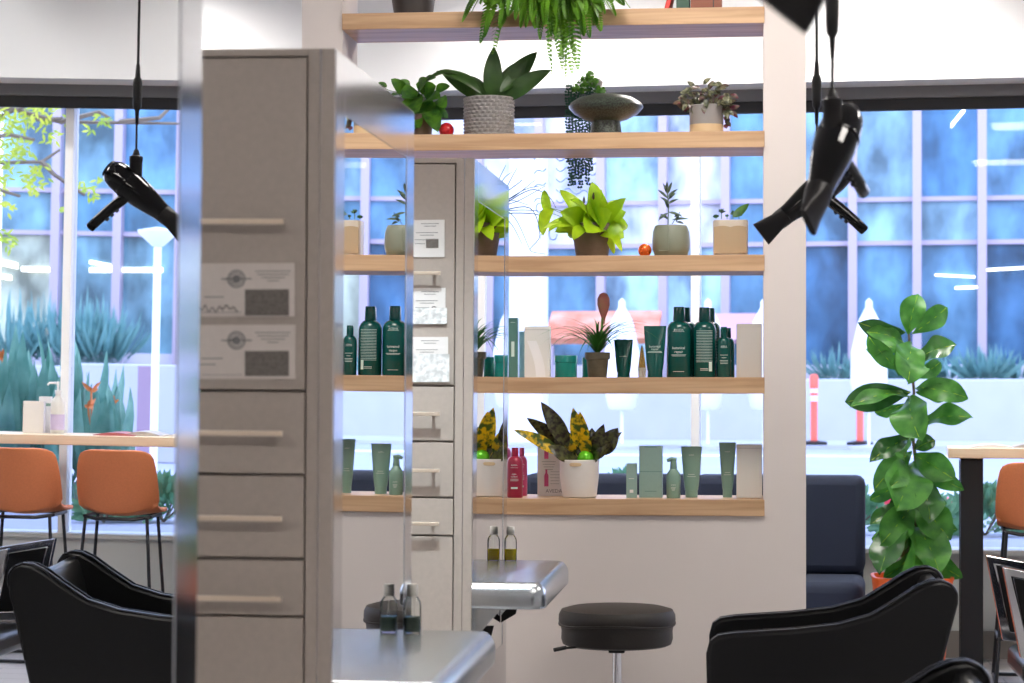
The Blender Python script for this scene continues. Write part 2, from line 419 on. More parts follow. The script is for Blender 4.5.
for i, u in enumerate((-3.0, -1.0, .75, 2.7, 4.2)):
    p = EW(u, -.95, CEIL)
    t = thing('downlight', ['round ceiling downlight far left by the bulkhead', 'round ceiling downlight behind the shelf wall', 'round ceiling downlight over the sofa end',
        'round ceiling downlight over the bar stools', 'round ceiling downlight at the right end of the bulkhead'][i], 'downlight', p, 'downlights along the bulkhead')
    MB().lathe([(.06, -.04), (.075, -.04), (.075, 0), (.06, 0)], p, 24).build('ring', MT['white'], t)
    MB().lathe([(.001, -.012), (.055, -.012), (.055, -.006), (.001, -.006)], p, 20).build('lens', MT['panelc'], t)
    ld = bpy.data.lights.new('downlight_beam', 'SPOT'); ld.energy = 55; ld.spot_size = math.radians(150); ld.spot_blend = .9; ld.shadow_soft_size = .06; ld.color = (1, .97, .93)
    lo = bpy.data.objects.new('downlight_beam', ld); C.objects.link(lo); lo.location = p - Vector((0, 0, .06)); lo.rotation_euler = (math.radians(14), 0, 0)
    lo.parent = None

# ================================================================ STYLING STATIONS
HT = 2.09
def station(name, yn, yf, dz, label, TAU=TAU):
    L = yf - yn; bx = -.85 - 1.4*TAU
    t = thing(name, label, 'cabinet', (bx, yn, 0), 'drawer cabinets with mirror sides')
    t.rotation_euler = (0, TAU, 0); ORG[t.name] = Vector((0,0,0))
    W = .50
    MB().box((-W, .02, .0), (-.036, L, HT+dz)).build('carcass', MT['laminate'], t, smooth=False)
    s = MB(); s.box((-W, 0, .1), (-W+.03, .02, HT+dz)); s.box((-.055, 0, .1), (-.031, .02, HT+dz)); s.box((-.028, -.002, .0), (-.0, .02, HT+dz))
    s.box((-W+.03, 0, 2.075+dz), (-.055, .02, HT+dz))
    s.build('face_frame', MT['laminate'], t, smooth=False, bevel=.0012)
    MB().box((-.054, .008, .1), (-.03, .02, HT+dz-.01)).build('shadow_gap', MT['gap'], t, smooth=False)
    zs = [(1.389, 2.0715, 'door', 1.733), (1.217, 1.385, 'drawer', 1.30), (1.044, 1.213, 'drawer', 1.126), (.926, 1.040, 'drawer', .962), (.11, .922, 'door', None)]
    for a, b, nm, hz in zs:
        d = MB().box((-W+.034, -.002, a+dz+.0012), (-.059, .017, b+dz-.0012)).build(nm, MT['laminate'], t, smooth=False, bevel=.0012)
        if hz:
            h = MB(); hz += dz
            h.box((-.402, -.036, hz-.0055), (-.098, -.026, hz+.0055)); h.box((-.385, -.03, hz-.004), (-.375, 0, hz+.004)); h.box((-.125, -.03, hz-.004), (-.115, 0, hz+.004))
            h.build('handle', MT['nickel'], d, smooth=False, bevel=.0015)
    f = MB(); FW = .135 if yn < 3 else .12
    f.box((-.036, 0.002, .1), (0, FW, HT+dz)); f.box((-.036, L-FW, .1), (0, L, HT+dz)); f.box((-.036, FW, HT+dz-FW-.004), (0, L-FW, HT+dz)); f.box((-.036, FW, .1), (0, L-FW, .5))
    f.build('steel_frame', MT['steel'], t, smooth=False, bevel=.0008)
    MB().box((-.03, FW, .5), (-.0015, L-FW, HT+dz-FW-.004)).build('mirror_glass', MT['mirror'], t, smooth=False)
    # ledge with full bullnose edge
    x0, x1, y0, y1, zt, th = -.003, .228, 0.0, L-.07, .791, .082
    if name == 'x': pass
    r = th/2; rc = .05; rings = []
    prf = [(.012, zt-th), (.003, zt-th+.003), (0, zt-th+.012)] + [(.034*(1-cos(PI/2*q/7)), zt-.040+.040*sin(PI/2*q/7)) for q in range(8)]
    for ins, z in prf:
        ring = []
        for (cx, cy, a0) in ((x1-rc, y0+rc, -PI/2), (x1-rc, y1-rc, 0)):
            for q in range(7):
                b = a0 + PI/2*q/6; ring.append((cx + (rc-ins)*cos(b), cy + (rc-ins)*sin(b), z))
        ring += [(x0, y1-ins, z), (x0, y0+ins, z)]
        rings.append(ring)
    n = len(rings[0]); mb = MB()
    mb.add([p for rg in rings for p in rg], [(i*n+j, i*n+(j+1)%n, (i+1)*n+(j+1)%n, (i+1)*n+j) for i in range(len(prf)-1) for j in range(n)] + [tuple(range(n))[::-1], tuple((len(prf)-1)*n+j for j in range(n))])
    mb.build('ledge', MT['ledge'], t, angle=60)
    for yy in (.06, L-.2):
        br = MB().prism([(0, zt-th+.004), (.092, zt-th+.004), (.0, zt-th-.105)], 'y', yy, yy+.012)
        br.build('ledge_bracket', MT['ledge'], t, smooth=False)
    for yy in (.09, L-.17):
        rb = MB().prism([(.0, zt-th-.06), (.06, zt-th-.06), (.05, zt-th-.10), (0, zt-th-.13)], 'y', yy, yy+.01)
        rb.build('bracket_pad', MT['blk'], t, smooth=False)
    MB().box((-W+.01, .05, 0), (-.05, L-.02, .1)).build('plinth', MT['gap'], t, smooth=False)
    return t
S0 = station('styling_cabinet', 2.36, 3.499, .03, 'nearest cabinet side with mirror and steel frame, left edge of the view', TAU0)
S1 = station('styling_cabinet', 4.65, 5.77, 0, 'tall taupe drawer cabinet with two certificates and a side mirror')
S2 = station('styling_cabinet', 7.04, 8.07, .01, 'second taupe drawer cabinet with three paper sheets, nearer the shelves')
bpy.context.view_layer.update()
def st_mat(t): return Matrix.Translation(t.location) @ t.rotation_euler.to_matrix().to_4x4()

# certificates on cabinet 1, sheets on cabinet 2 (thin sheets against the tall door)
def card(t, dz, px0, px1, py0, py1, Y, name, label, cat, group, fill):
    a = P(px0, py0, Y); b = P(px1, py1, Y); org = Vector(((a.x+b.x)/2, Y, b.z))
    r = thing(name, label, cat, org, group); 
    MB().box((a.x, Y, b.z), (b.x, Y+.002, a.z)).build('sheet', MT['cardp'] if fill != 'paper' else MT['paper'], r, smooth=False)
    return r, a, b
YC1 = 4.65 - .0055; ix = lambda p, Y: P(p, 385, Y).x; iz = lambda p, Y: P(600, p, Y).z
def PZ(px, py, Y): return P(px, py, Y)
for k, (y0, y1) in enumerate(((263.5, 316.5), (325, 379))):
    r, a, b = card(S1, 0, 190, 294.5 if k == 0 else 295.5, y0, y1, YC1, 'certificate',
        ['upper certificate with a black signature, taped below the long handle', 'lower certificate with small print, taped just above the top drawer'][k], 'certificate', 'certificates on the drawer cabinet', 'card')
    yy = YC1 - .0006; seal = MB(); cz = P(236.5, y0+15.5, YC1)
    for rad, wd in ((.019, .003), (.014, .0025)):
        n = 28; vs = []
        for i in range(n):
            q = 2*PI*i/n; vs += [(cz.x+rad*cos(q), yy, cz.z+rad*sin(q)), (cz.x+(rad-wd)*cos(q), yy, cz.z+(rad-wd)*sin(q))]
        seal.add(vs, [(2*i, (2*i+2)%(2*n), (2*i+3)%(2*n), 2*i+1) for i in range(n)])
    seal.add([(cz.x+.009*cos(2*PI*i/16), yy, cz.z+.009*sin(2*PI*i/16)) for i in range(16)], [tuple(range(16))])
    put_bar(seal, .064, .0025, cz.x, cz.z-.001, yy)
    seal.build('seal', MT['lettgrey'], r, smooth=False)
    g = MB(); p0 = P(245, y0+26, YC1); p1 = P(289, y1-3 if k else y1-1, YC1); g.box((p0.x, yy, p1.z), (p1.x, yy+.0005, p0.z)); g.build('photo_block', MT['photo'], r, smooth=False)
    tx = MB()
    for i, wpx in enumerate((36, 32, 24, 12)):
        c = P(273, y0+8+i*3.2, YC1); put_bar(tx, wpx*mpp(273, YC1), .0016, c.x, c.z, yy)
    for i, (cx_, wpx) in enumerate(((212, 22), (206, 20)) if k else ((214, 20),)):
        c = P(cx_, y0+34+i*6, YC1); put_bar(tx, wpx*mpp(273, YC1), .0022, c.x, c.z, yy)
    c = P(222, y1-4, YC1); put_bar(tx, 40*mpp(222, YC1), .001, c.x, c.z, yy)
    tx.build('printed_lines', MT['lettgrey'], r, smooth=False)
    if k == 0:
        sg = MB(); pts = []
        for i in range(40):
            q = i/39; pts.append(P(200+38*q, y0+45+3.2*sin(q*34)*(1-.5*q)-1.5*cos(q*9), YC1-.001))
        sg.tube(pts, .0009, 5); sg.build('signature', MT['ink'], r)
YC2 = 7.04 - .0055
specs = ((408, 444.5, 220, 257, 'white sheet with a small portrait, top of three on the further cabinet'),
         (408, 445.5, 288, 322, 'clear sleeved sheet with a small round stamp, middle of three on the further cabinet'),
         (408, 448, 337, 380, 'crumpled plastic sleeve holding a sheet, lowest of three on the further cabinet'))
for k, (x0, x1, y0, y1, lab) in enumerate(specs):
    r, a, b = card(S2, 0, x0, x1, y0, y1, YC2, 'certificate', lab, 'certificate', 'sheets on the further drawer cabinet', 'paper')
    yy = YC2-.0006; tx = MB()
    for i, (cx_, dy, wpx) in enumerate(((430, 4, 18), (430, 6.5, 12), (427, 13, 22), (427, 15.5, 14), (422, 20, 14), (420, 24, 10))):
        c = P(cx_, y0+dy, YC2); put_bar(tx, wpx*mpp(cx_, YC2), .002, c.x, c.z, yy)
    tx.build('printed_lines', MT['lettgrey'], r, smooth=False)
    if k == 0:
        p0, p1 = P(426, y0+19, YC2), P(438.5, y0+28, YC2)
        MB().box((p0.x, yy, p1.z), (p1.x, yy+.0005, p0.z)).build('portrait_background', MT['photo'], r, smooth=False)
        pc = P(432, y0+24.5, YC2); MB().lathe([(.0001, -.012), (.008, -.006), (.008, .004), (.0001, .01)], pc, 12, sy=.05).build('portrait', MT['ink'], r)
    if k == 1:
        pc = P(434, y0+21, YC2); pts = [pc + Vector((.007*cos(q*.5), -.001, .008*sin(q*.5))) for q in range(12)] + [pc + Vector((.005+i*.004, -.001, -.008-.002*i)) for i in range(4)]
        MB().tube(pts, .0012, 5).build('stamp', MT['ink'], r)
    if k:
        sl = MB(); nx, nz = 14, 14; A = P(x0, y0+ (17 if k==2 else 20), YC2-.002); B = P(x1+1.5, y1+2, YC2-.002); vs = []
        for i in range(nx+1):
            for j in range(nz+1):
                vs.append((A.x+(B.x-A.x)*i/nx, A.y - .0025*random.random(), B.z+(A.z-B.z)*j/nz))
        sl.add(vs, [(i*(nz+1)+j, (i+1)*(nz+1)+j, (i+1)*(nz+1)+j+1, i*(nz+1)+j+1) for i in range(nx) for j in range(nz)])
        so = sl.build('plastic_sleeve', MT['sleeve'], r)

# glass oil bottles on the ledges
def oil_bottle(x, y, z, liquid, label, hs=1):
    t = thing('oil_bottle', label, 'bottle', (x, y, z), 'small glass bottles on the steel ledges'); o = (x, y, z)
    R = .0215
    MB().lathe([(.001, 0.0), (R-.002, 0), (R, .003), (R, .070), (R-.002, .078), (R-.007, .086), (.012, .089), (.0115, .094)], o, 24, caps=False, power=3).build('glass_body', MT['clear'], t)
    MB().lathe([(.001, .003), (R-.003, .003), (R-.002, .006), (R-.002, .040), (.001, .040)], o, 20, power=3).build('oil', liquid, t)
    MB().lathe([(.0125, .090), (.0135, .092), (.0135, .116), (.012, .119), (.001, .120)], o, 18).build('stopper', MT['rubber'], t)
    MB().tube([(x, y, z+.09), (x+.003, y, z+.01)], .0012, 6).build('dropper_tube', MT['rubber'], t)
oil_bottle(-.8255, 7.93, .791, MT['oil'], 'small glass bottle of yellow oil on the further steel ledge')
oil_bottle(-.826, 5.60, .791, MT['paleoil'], 'small glass bottle of grey green oil on the nearer steel ledge')

# ================================================================ HAIR DRYERS
def dryer(Cc, axis, perp, label, cordx=None, connz=2.25, cap_up=.055, wide_in_plane=True):
    t = thing('hair_dryer', label, 'hair dryer', (Cc.x, Cc.y, CEIL), 'black hair dryers hanging on cords from the ceiling')
    ax = Vector(axis).normalized(); m = rot_to(ax, perp, Cc)     # local x = axis, z = away from handle
    rotl = Matrix(((0,0,1,0),(1,0,0,0),(0,1,0,0),(0,0,0,1)))      # lathe z -> local x
    body = [(.004,-.108),(.022,-.107),(.034,-.100),(.041,-.088),(.045,-.065),(.047,-.03),(.046,0),(.042,.035),(.036,.07),(.0305,.10),(.028,.125)]
    MB().lathe(body, n=32, m=m @ rotl).build('body', MT['gloss'], t, angle=60)
    MB().lathe([(.0285,-.1095),(.030,-.109),(.030,-.104),(.0285,-.104)], n=24, m=m @ rotl).build('rear_filter', MT['blk'], t)
    MB().lathe([(.0478,-.034),(.0487,-.032),(.0487,-.026),(.0475,-.024)], n=32, m=m @ rotl, caps=False).build('trim_ring', MT['gloss'], t)
    nz = MB(); vs = []; ks = 24; rows = [(.118,.029,.029),(.135,.029,.028),(.150,.027,.022),(.185,.034,.012),(.212,.039,.0075)]
    for u, a, b in rows:
        for i in range(ks):
            q = 2*PI*i/ks; pw = 2 if u < .14 else 4; c, s_ = cos(q), sin(q); k = (abs(c)**pw+abs(s_)**pw)**(-1/pw)
            vs.append((u, b*s_*k, a*c*k))
    nz.add(vs, [(i*ks+j, i*ks+(j+1)%ks, (i+1)*ks+(j+1)%ks, (i+1)*ks+j) for i in range(len(rows)-1) for j in range(ks)] + [tuple(range(ks))[::-1], tuple((len(rows)-1)*ks+j for j in range(ks))], m)
    nz.build('nozzle', MT['blk'], t, angle=50)
    h = MB(); pts = [m @ Vector(p) for p in ((-.008, 0, -.02), (-.016, 0, -.06), (-.026, 0, -.10), (-.034, 0, -.145), (-.039, 0, -.180), (-.0395, 0, -.184))]
    h.tube(pts, [.020, .0175, .0165, .0160, .0155, .010], 16, upv=m.to_3x3() @ Vector((1, 0, 0)), flat=.85)
    hd = h.build('handle', MT['gloss'], t, angle=60)
    sw = MB()
    for k in range(3):
        c = (-.006-.004*k, 0, -.085-.02*k); sw.box((c[0]-.006, -.006, c[2]-.006), (c[0]+.006, .006, c[2]+.006), m)
    sw.build('switch', MT['blk'], hd, smooth=False, bevel=.002)
    # hanging cap and cord go straight up from the back of the body
    top = m @ Vector((-.022, 0, .03)); cx, cy = top.x, top.y
    MB().lathe([(.019, 0), (.020, .01), (.020, .05), (.021, .052), (.021, .066), (.012, .070), (.008, .085), (.004, .09)], (cx, cy, top.z), 20).build('hanging_cap', MT['blk'], t)
    MB().tube([(cx, cy, top.z+.08), (cx+.001, cy, connz-.05)], .0036, 8).build('cord', MT['blk'], t)
    MB().lathe([(.004,-.10),(.005,-.095),(.007,-.055),(.009,-.052),(.0125,-.045),(.0140,-.03),(.0145,.03),(.012,.042),(.0085,.048),(.006,.085),(.004,.09)], (cx, cy, connz), 18).build('cord_connector', MT['blk'], t)
    MB().tube([(cx, cy, connz+.08), (cx, cy, CEIL-.02)], .0042, 8).build('cord', MT['blk'], t)
    MB().lathe([(.012,-.05),(.04,-.02),(.045,-.001)], (cx, cy, CEIL), 20).build('ceiling_rose', MT['blk'], t)
c2 = M(136, 190, 6.95)
dryer(c2, (-.79, -.05, -.61), (-.74, 0, .67), 'black hair dryer hanging over the chair by the second mirror, pointing left', connz=P(812, 91, 6.95).z)
dryer(P(834, 148, 4.9), (-.27, -.56, -.78), (-.28, -.60, .78), 'large glossy black hair dryer hanging in front of the other one, nozzle down', connz=P(832, 12, 4.9).z)
tip = P(780, 14, 2.6); ax0 = Vector((-.62, -.05, -.78)).normalized()
dryer(tip - ax0*.212, ax0, (-.78, 0, .62), 'nearest black hair dryer, only its nozzle showing at the top edge', connz=2.5)

# ================================================================ SALON CHAIRS
def salon_chair(x0, y0, label):
    t = thing('salon_chair', label, 'chair', (x0+.4, y0+.29, 0), 'black leather salon chairs')
    prof = [(.03,.36),(0.0,.42),(-.004,.575),(.006,.612),(.03,.630),(.08,.638),(.27,.652),(.40,.668),(.50,.696),(.58,.745),(.64,.785),(.68,.803),(.715,.806),(.745,.794),(.762,.768),(.760,.735),(.735,.64),(.70,.50),(.665,.36)]
    for k, yy in enumerate((0, .53)):
        a = MB().prism([(x0+p[0], p[1]) for p in prof], 'y', y0+yy, y0+yy+.052).build('arm_panel', MT['leather'], t, bevel=.014, angle=50)
        for s_ in (.004, .048):
            MB().tube([(x0+p[0]*.985+.003, y0+yy+s_, p[1]-.002) for p in prof[1:-1]], .0045, 6).build('piping', MT['leather'], a)
    b = MB(); n = 12; rows = [(.655,.36),(.68,.47),(.715,.62),(.738,.72),(.735,.765),(.715,.785),(.685,.778),(.665,.73),(.635,.60),(.60,.47),(.59,.36)]
    vs = []
    for i in range(n+1):
        q = i/n; yy = y0+.045+.49*q; bow = .05*sin(PI*q)
        for p in rows: vs.append((x0+p[0]+bow*.5*(p[1]-.3), yy, p[1] - .02*sin(PI*q)*(p[1] > .7)))
    m_ = len(rows)
    b.add(vs, [(i*m_+j, (i+1)*m_+j, (i+1)*m_+(j+1)%m_, i*m_+(j+1)%m_) for i in range(n) for j in range(m_)] + [tuple(range(m_)), tuple(n*m_+j for j in range(m_))[::-1]])
    b.build('backrest', MT['leather'], t, angle=60)
    MB().box((x0+.03, y0+.055, .36), (x0+.64, y0+.527, .49)).build('seat', MT['leather'], t, bevel=.035)
    MB().box((x0+.05, y0+.03, .32), (x0+.66, y0+.55, .362)).build('seat_base', MT['blk'], t, smooth=False, bevel=.01)
    c = (x0+.36, y0+.29, 0)
    MB().lathe([(.001, .05), (.035, .05), (.035, .2), (.028, .2), (.028, .322), (.001, .322)], c, 20).build('column', MT['chrome'], t)
    MB().lathe([(.001, 0), (.29, 0), (.30, .008), (.29, .018), (.08, .04), (.04, .06), (.001, .06)], c, 40).build('base_disc', MT['chrome'], t)
    MB().tube([(c[0]-.25, c[1], .22), (c[0]-.42, c[1], .18), (c[0]-.44, c[1], .18)], .012, 8).build('footrest', MT['chrome'], t)
    return t
salon_chair(P(959, 385, 7.1).x-.762, 7.09, 'black leather salon chair with winged back, facing the second mirror')
ch = [o for o in C.objects if o.name == 'salon_chair'][0]
xb = P(970, 385, 5.05).x+.045
# the nearer chair: only the crest of its back shows at the bottom edge
d = dup(ch, ch.location + Vector((xb-P(959,385,7.1).x, 4.50-7.09, 0)), 'black leather salon chair, only its curved back top showing at the bottom edge')

# ================================================================ ROUND STOOL
sx_, sy_ = P(617, 385, 8.53).x, 8.53; mp_ = mpp(617, 8.53)
t = thing('round_stool', 'round black padded stool on a chrome column below the shelves', 'stool', (sx_, sy_, 0))
ztop = P(617, 606, 8.53).z
R = 58.5*mp_
MB().lathe([(.001, -.145), (R*.86, -.145), (R*.93, -.138), (R*.955, -.12), (R*.95, -.09), (R*.965, -.07), (R*.985, -.063), (R, -.05), (R*.995, -.03), (R*.95, -.012), (R*.8, -.003), (R*.4, .004), (.001, .005)], (sx_, sy_, ztop), 48).build('seat', MT['seatfab'], t)
MB().tube([(sx_+R*.985*cos(2*PI*i/48), sy_+R*.985*sin(2*PI*i/48), ztop-.062+.006*sin(6*PI*i/48)) for i in range(49)], .005, 6).build('seam', MT['seatfab'], t)
MB().box((sx_-.03, sy_-.03, ztop-.172), (sx_+.03, sy_+.03, ztop-.143)).build('seat_plate', MT['blk'], t, smooth=False, bevel=.004)
MB().lathe([(.018, .05), (.018, ztop-.16)], (sx_, sy_, 0), 18).build('column', MT['chrome'], t)
l0 = Vector((sx_-.02, sy_-.02, ztop-.155)); lv = P(554, 650, 8.35)
MB().tube([l0, l0+(P(580,646,8.4)-l0)*.8, P(566, 648, 8.37)], .0045, 8).build('lever', MT['blk'], t)
MB().tube([P(566, 647.5, 8.37), lv], .0075, 10).build('lever_grip', MT['blk'], t)
for k in range(5):
    a = 2*PI*k/5+.3; e = Vector((sx_+.26*cos(a), sy_+.26*sin(a), .06))
    MB().tube([(sx_, sy_, .085), e], [.02, .012], 8).build('leg', MT['chrome'], t)
    MB().ball((e.x, e.y, .028), .028, 12).build('caster', MT['blk'], t)

# ================================================================ SOFA, COUNTER, BAR STOOLS, WAITING CHAIR
def wthing(name, label, cat, u, v, z=0, group=None):
    t = thing(name, label, cat, EW(u, v, z), group, -WA); ORG[t.name] = Vector((u, v, z)); return t
ur = E(865, 475, -.75).x
t = wthing('sofa', 'dark blue fabric sofa under the window behind the shelf wall', 'sofa', ur-1.3, -.6)
Lz = 2.6
def zat(py, v): return E(850, py, v).z
MB().box((ur-Lz, -1.0, .10), (ur, -.12, .30)).build('base', MT['sofafab'], t, bevel=.02)
for k in range(3):
    a = ur-Lz+k*Lz/3
    MB().box((a+.005, -1.02, .295), (a+Lz/3-.005, -.40, .46)).build('seat_cushion', MT['sofafab'], t, bevel=.05)
    bc = MB().box((a+.006, -.52, .46), (a+Lz/3-.006, -.30, zat(476, -.5))).build('back_cushion', MT['sofafab'], t, bevel=.045)
MB().box((ur-Lz, -.30, .3), (ur-.02, -.12, zat(478, -.2))).build('backrest', MT['sofafab'], t, bevel=.02)
for u in (ur-Lz+.08, ur-.1):
    for v in (-.92, -.2): MB().lathe([(.015, 0), (.02, .1)], (u, v, 0), 12).build('leg', MT['blk'], t)

uc = E(948, 450, -.55).x; ztc = E(960, 448, -.55).z
t = wthing('bar_counter', 'long pale wood bar counter with black steel legs along the window', 'counter', uc+2.4, -.35)
MB().box((uc, -.58, ztc-.05), (uc+4.9, -.09, ztc)).build('countertop', MT['woodlight'], t, smooth=False, bevel=.004)
for k in range(3):
    u = uc+.06+k*2.3
    lg = MB(); lg.box((u, -.54, 0), (u+.11, -.50, ztc-.05)); lg.box((u, -.22, 0), (u+.11, -.18, ztc-.05)); lg.box((u, -.54, 0), (u+.11, -.18, .02)); lg.box((u, -.54, ztc-.07), (u+.11, -.18, ztc-.05))
    lg.build('leg', MT['blkmetal'], t, smooth=False, bevel=.003)

def bar_stool(u, v, label):
    t = wthing('bar_stool', label, 'bar stool', u, v, 0, 'orange bar stools at the window counter')
    # bucket shell seen from behind: surface of revolution-like sheet
    vs = []; nu, nv = 14, 12
    for i in range(nu+1):
        a = -1+2*i/nu
        for j in range(nv+1):
            q = j/nv
            # j=0 seat front ... 1 back top
            if q < .5:
                k = q/.5; y = .36-.40*k; z = .745 + .0*k + .05*a*a*k - .015*sin(PI*k); hw = .178+.012*k
            else:
                k = (q-.5)/.5; y = -.04-.10*k**.8 + .08*a*a; z = .745+.05*a*a*(1-k)+.30*k; hw = .190-.03*k**3 - .0*k
                y -= .0
            if q < .5: y += .0
            zz = z - (.02*a**6*k if q >= .5 and k > .85 else 0)
            vs.append((u+hw*a, v+y, zz))
    m_ = nv+1
    sh = MB().add(vs, [(i*m_+j, (i+1)*m_+j, (i+1)*m_+j+1, i*m_+j+1) for i in range(nu) for j in range(nv)]).build('seat_shell', MT['orange'], t)
    so = sh.modifiers.new('s', 'SOLIDIFY'); so.thickness = .02; sb = sh.modifiers.new('b', 'BEVEL'); sb.width = .008; sb.segments = 3
    fr = MB(); fr.tube([(u-.16, v+.0, .715), (u-.09, v-.06, .705), (u+.09, v-.06, .705), (u+.16, v, .715), (u+.16, v+.28, .715), (u-.16, v+.28, .715), (u-.16, v, .715)], .009, 8)
    fr.build('seat_frame', MT['blkmetal'], t)
    F4 = [(-1,-1),(1,-1),(1,1),(-1,1)]
    for a, b in F4:
        MB().tube([(u+.15*a, v+.11+.14*b, .712), (u+.20*a, v+.11+.20*b, .01)], .0085, 8).build('leg', MT['blkmetal'], t)
    fp = [(u+.19*a, v+.11+.188*b, .22) for a, b in F4]
    MB().tube(fp+[fp[0]], .008, 8).build('footrest', MT['blkmetal'], t)
    MB().tube([(u+.20*a, v+.11+.20*b, .01) for a, b in F4]+[(u-.20, v+.11-.20, .01)], .0085, 8).build('floor_runner', MT['blkmetal'], t)
    return t
vB = -1.05
uB = E(119, 470, vB, True).x; uA = E(22, 470, vB, True).x
b0 = bar_stool(uB, vB, 'orange bar stool at the near end of the window counter, beside the dark counter leg')
dup(b0, EW(uA, vB, 0), 'second orange bar stool along the window counter, leftmost in the mirror')

# waiting chair with chrome side loops
xw, yw = P(1002, 385, 7.72).x, 7.70
t = thing('lounge_chair', 'chrome framed black chair at the right edge of the view', 'chair', (xw+.3, yw+.3, 0))
xw = P(1003, 385, yw).x
fr_pts = [(xw, .80), (xw+.56, .70), (xw+.62, .47), (xw+.058, .50)]
for y in (yw, yw+.54):
    cxm = sum(p[0] for p in fr_pts)/4; czm = sum(p[1] for p in fr_pts)/4
    inn = [(p[0]+(.026 if p[0] < cxm else -.026), p[1]+(.030 if p[1] < czm else -.030)) for p in fr_pts]
    vs = [(p[0], yy, p[1]) for yy in (y, y+.035) for p in fr_pts+inn]; fs = []
    for i in range(4):
        j = (i+1) % 4
        fs += [(i, j, 4+j, 4+i), (8+i, 12+i, 12+j, 8+j), (i, 8+i, 8+j, j), (4+i, 4+j, 12+j, 12+i)]
    arm = MB().add(vs, fs).build('arm_frame', MT['chrome'], t, smooth=False, bevel=.003)
    MB().prism([(xw+.035, .765), (xw+.53, .675), (xw+.58, .50), (xw+.085, .525)], 'y', y+.008, y+.028).build('side_panel', MT['leather'], arm, bevel=.004)
MB().box((xw+.07, yw+.04, .40), (xw+.62, yw+.535, .49)).build('seat', MT['leather'], t, bevel=.03)
MB().prism([(xw+.02,.50),(xw+.09,.50),(xw+.03,.86),(xw-.03,.86)], 'y', yw+.045, yw+.53).build('backrest', MT['leather'], t, bevel=.02) if 0 else MB().prism([(xw+.55,.47),(xw+.62,.47),(xw+.72,.84),(xw+.65,.84)], 'y', yw+.045, yw+.53).build('backrest', MT['leather'], t, bevel=.02)
MB().lathe([(.03, .02), (.03, .40)], (xw+.33, yw+.29, 0), 20).build('column', MT['chrome'], t)
MB().lathe([(.001, 0), (.28, 0), (.285, .01), (.05, .04), (.001, .04)], (xw+.33, yw+.29, 0), 36).build('base_disc', MT['chrome'], t)

# things on the counter
def zc(): return ztc
def magazine(pr, c, lab, w_=.21, d_=.28, k=0):
    u, v = pr
    mb = MB(); n = 8; vs = []
    for i in range(n+1):
        x = -w_/2+w_*i/n; h = .004+.012*abs(sin(PI*i/n))*(1+k)
        for vv in (-d_/2, d_/2): vs += [(u+x, v+vv, ztc), (u+x, v+vv, ztc+h)]
    for i in range(n):
        a = 4*i; b = a+4
        mb.f += [(a+1, b+1, b+3, a+3), (a, b, b+1, a+1), (a+2, b+2, b+3, a+3), (a, b, b+2, a+2)]
    mb.f += [(0, 1, 3, 2), (4*n, 4*n+1, 4*n+3, 4*n+2)]
    mb.v = [Vector(p) for p in vs]
    o = wl(mb).build('magazine', c, org=EW(u, v, ztc)); setprops(o, lab, 'magazine', 'magazines on the window counter')
magazine((E(990, 445, -.35).x, -.38), MT['paper'], 'open white magazine lying on the window counter, nearest the dark leg')
magazine((E(150, 432, -.3, True).x+.02, -.30), MT['greigebox'], 'open grey magazine on the window counter beside the white one', k=.6)
magazine((E(122, 432, -.3, True).x, -.36), mat('magazine_red', (.45, .12, .12), .4), 'red covered magazine on the window counter')
p = E(34, 430, -.3, True); mk = 12.3/2300
o = wl(MB().box((p.x-.06, -.33, ztc), (p.x+.05, -.29, ztc+31*mk))).build('card_box', MT['paper'], org=EW(p.x, -.3, ztc), smooth=False, bevel=.002)
o.name = 'leaflet_box'; setprops(o, 'white leaflet box with yellow bands standing on the window counter', 'box')
for zz, zh in ((.002, .016), (.135, .014)):
    wl(MB().box((p.x-.0605, -.3305, ztc+zz), (p.x+.0505, -.2895, ztc+zz+zh))).build('yellow_band', mat('yellow_print', (.9, .62, .12), .5), o, smooth=False).parent = o
p = E(46, 430, -.22, True)
def wo(mb, name, m, t, **k): return mb.build(name, m, t, **k)
t = wthing('carton', 'tall pale carton with a green top band behind the leaflet box', 'box', p.x, -.22, ztc)
MB().box((p.x-.03, -.25, ztc), (p.x+.03, -.2, ztc+.19)).build('carton_body', MT['paper'], t, smooth=False)
MB().box((p.x-.031, -.251, ztc+.14), (p.x+.031, -.199, ztc+.155)).build('green_band', MT['sage'], t, smooth=False)
def pump(u, v, s, lab):
    t = wthing('pump_bottle', lab, 'bottle', u, v, ztc)
    MB().lathe([(.001,0),(.034,0),(.036,.004),(.036,.15),(.03,.175),(.014,.195),(.013,.205)], (u, v, ztc), 24).build('bottle_body', MT['whitebox'], t)
    MB().lathe([(.0365,.02),(.0365,.10)], (u, v, ztc), 24, caps=False).build('label_band', mat('lilac_label', (.55, .48, .70), .5), t)
    MB().lathe([(.016,.205),(.016,.225),(.006,.226),(.006,.27),(.001,.27)], (u, v, ztc), 16).build('pump', MT['whiteb'], t)
    MB().tube([(u, v, ztc+.262), (u+.045, v, ztc+.262), (u+.055, v, ztc+.25)], .006, 8).build('spout', MT['whiteb'], t)
pump(E(57, 430, -.35, True).x, -.33, 1, 'white pump bottle with lilac label on the window counter')

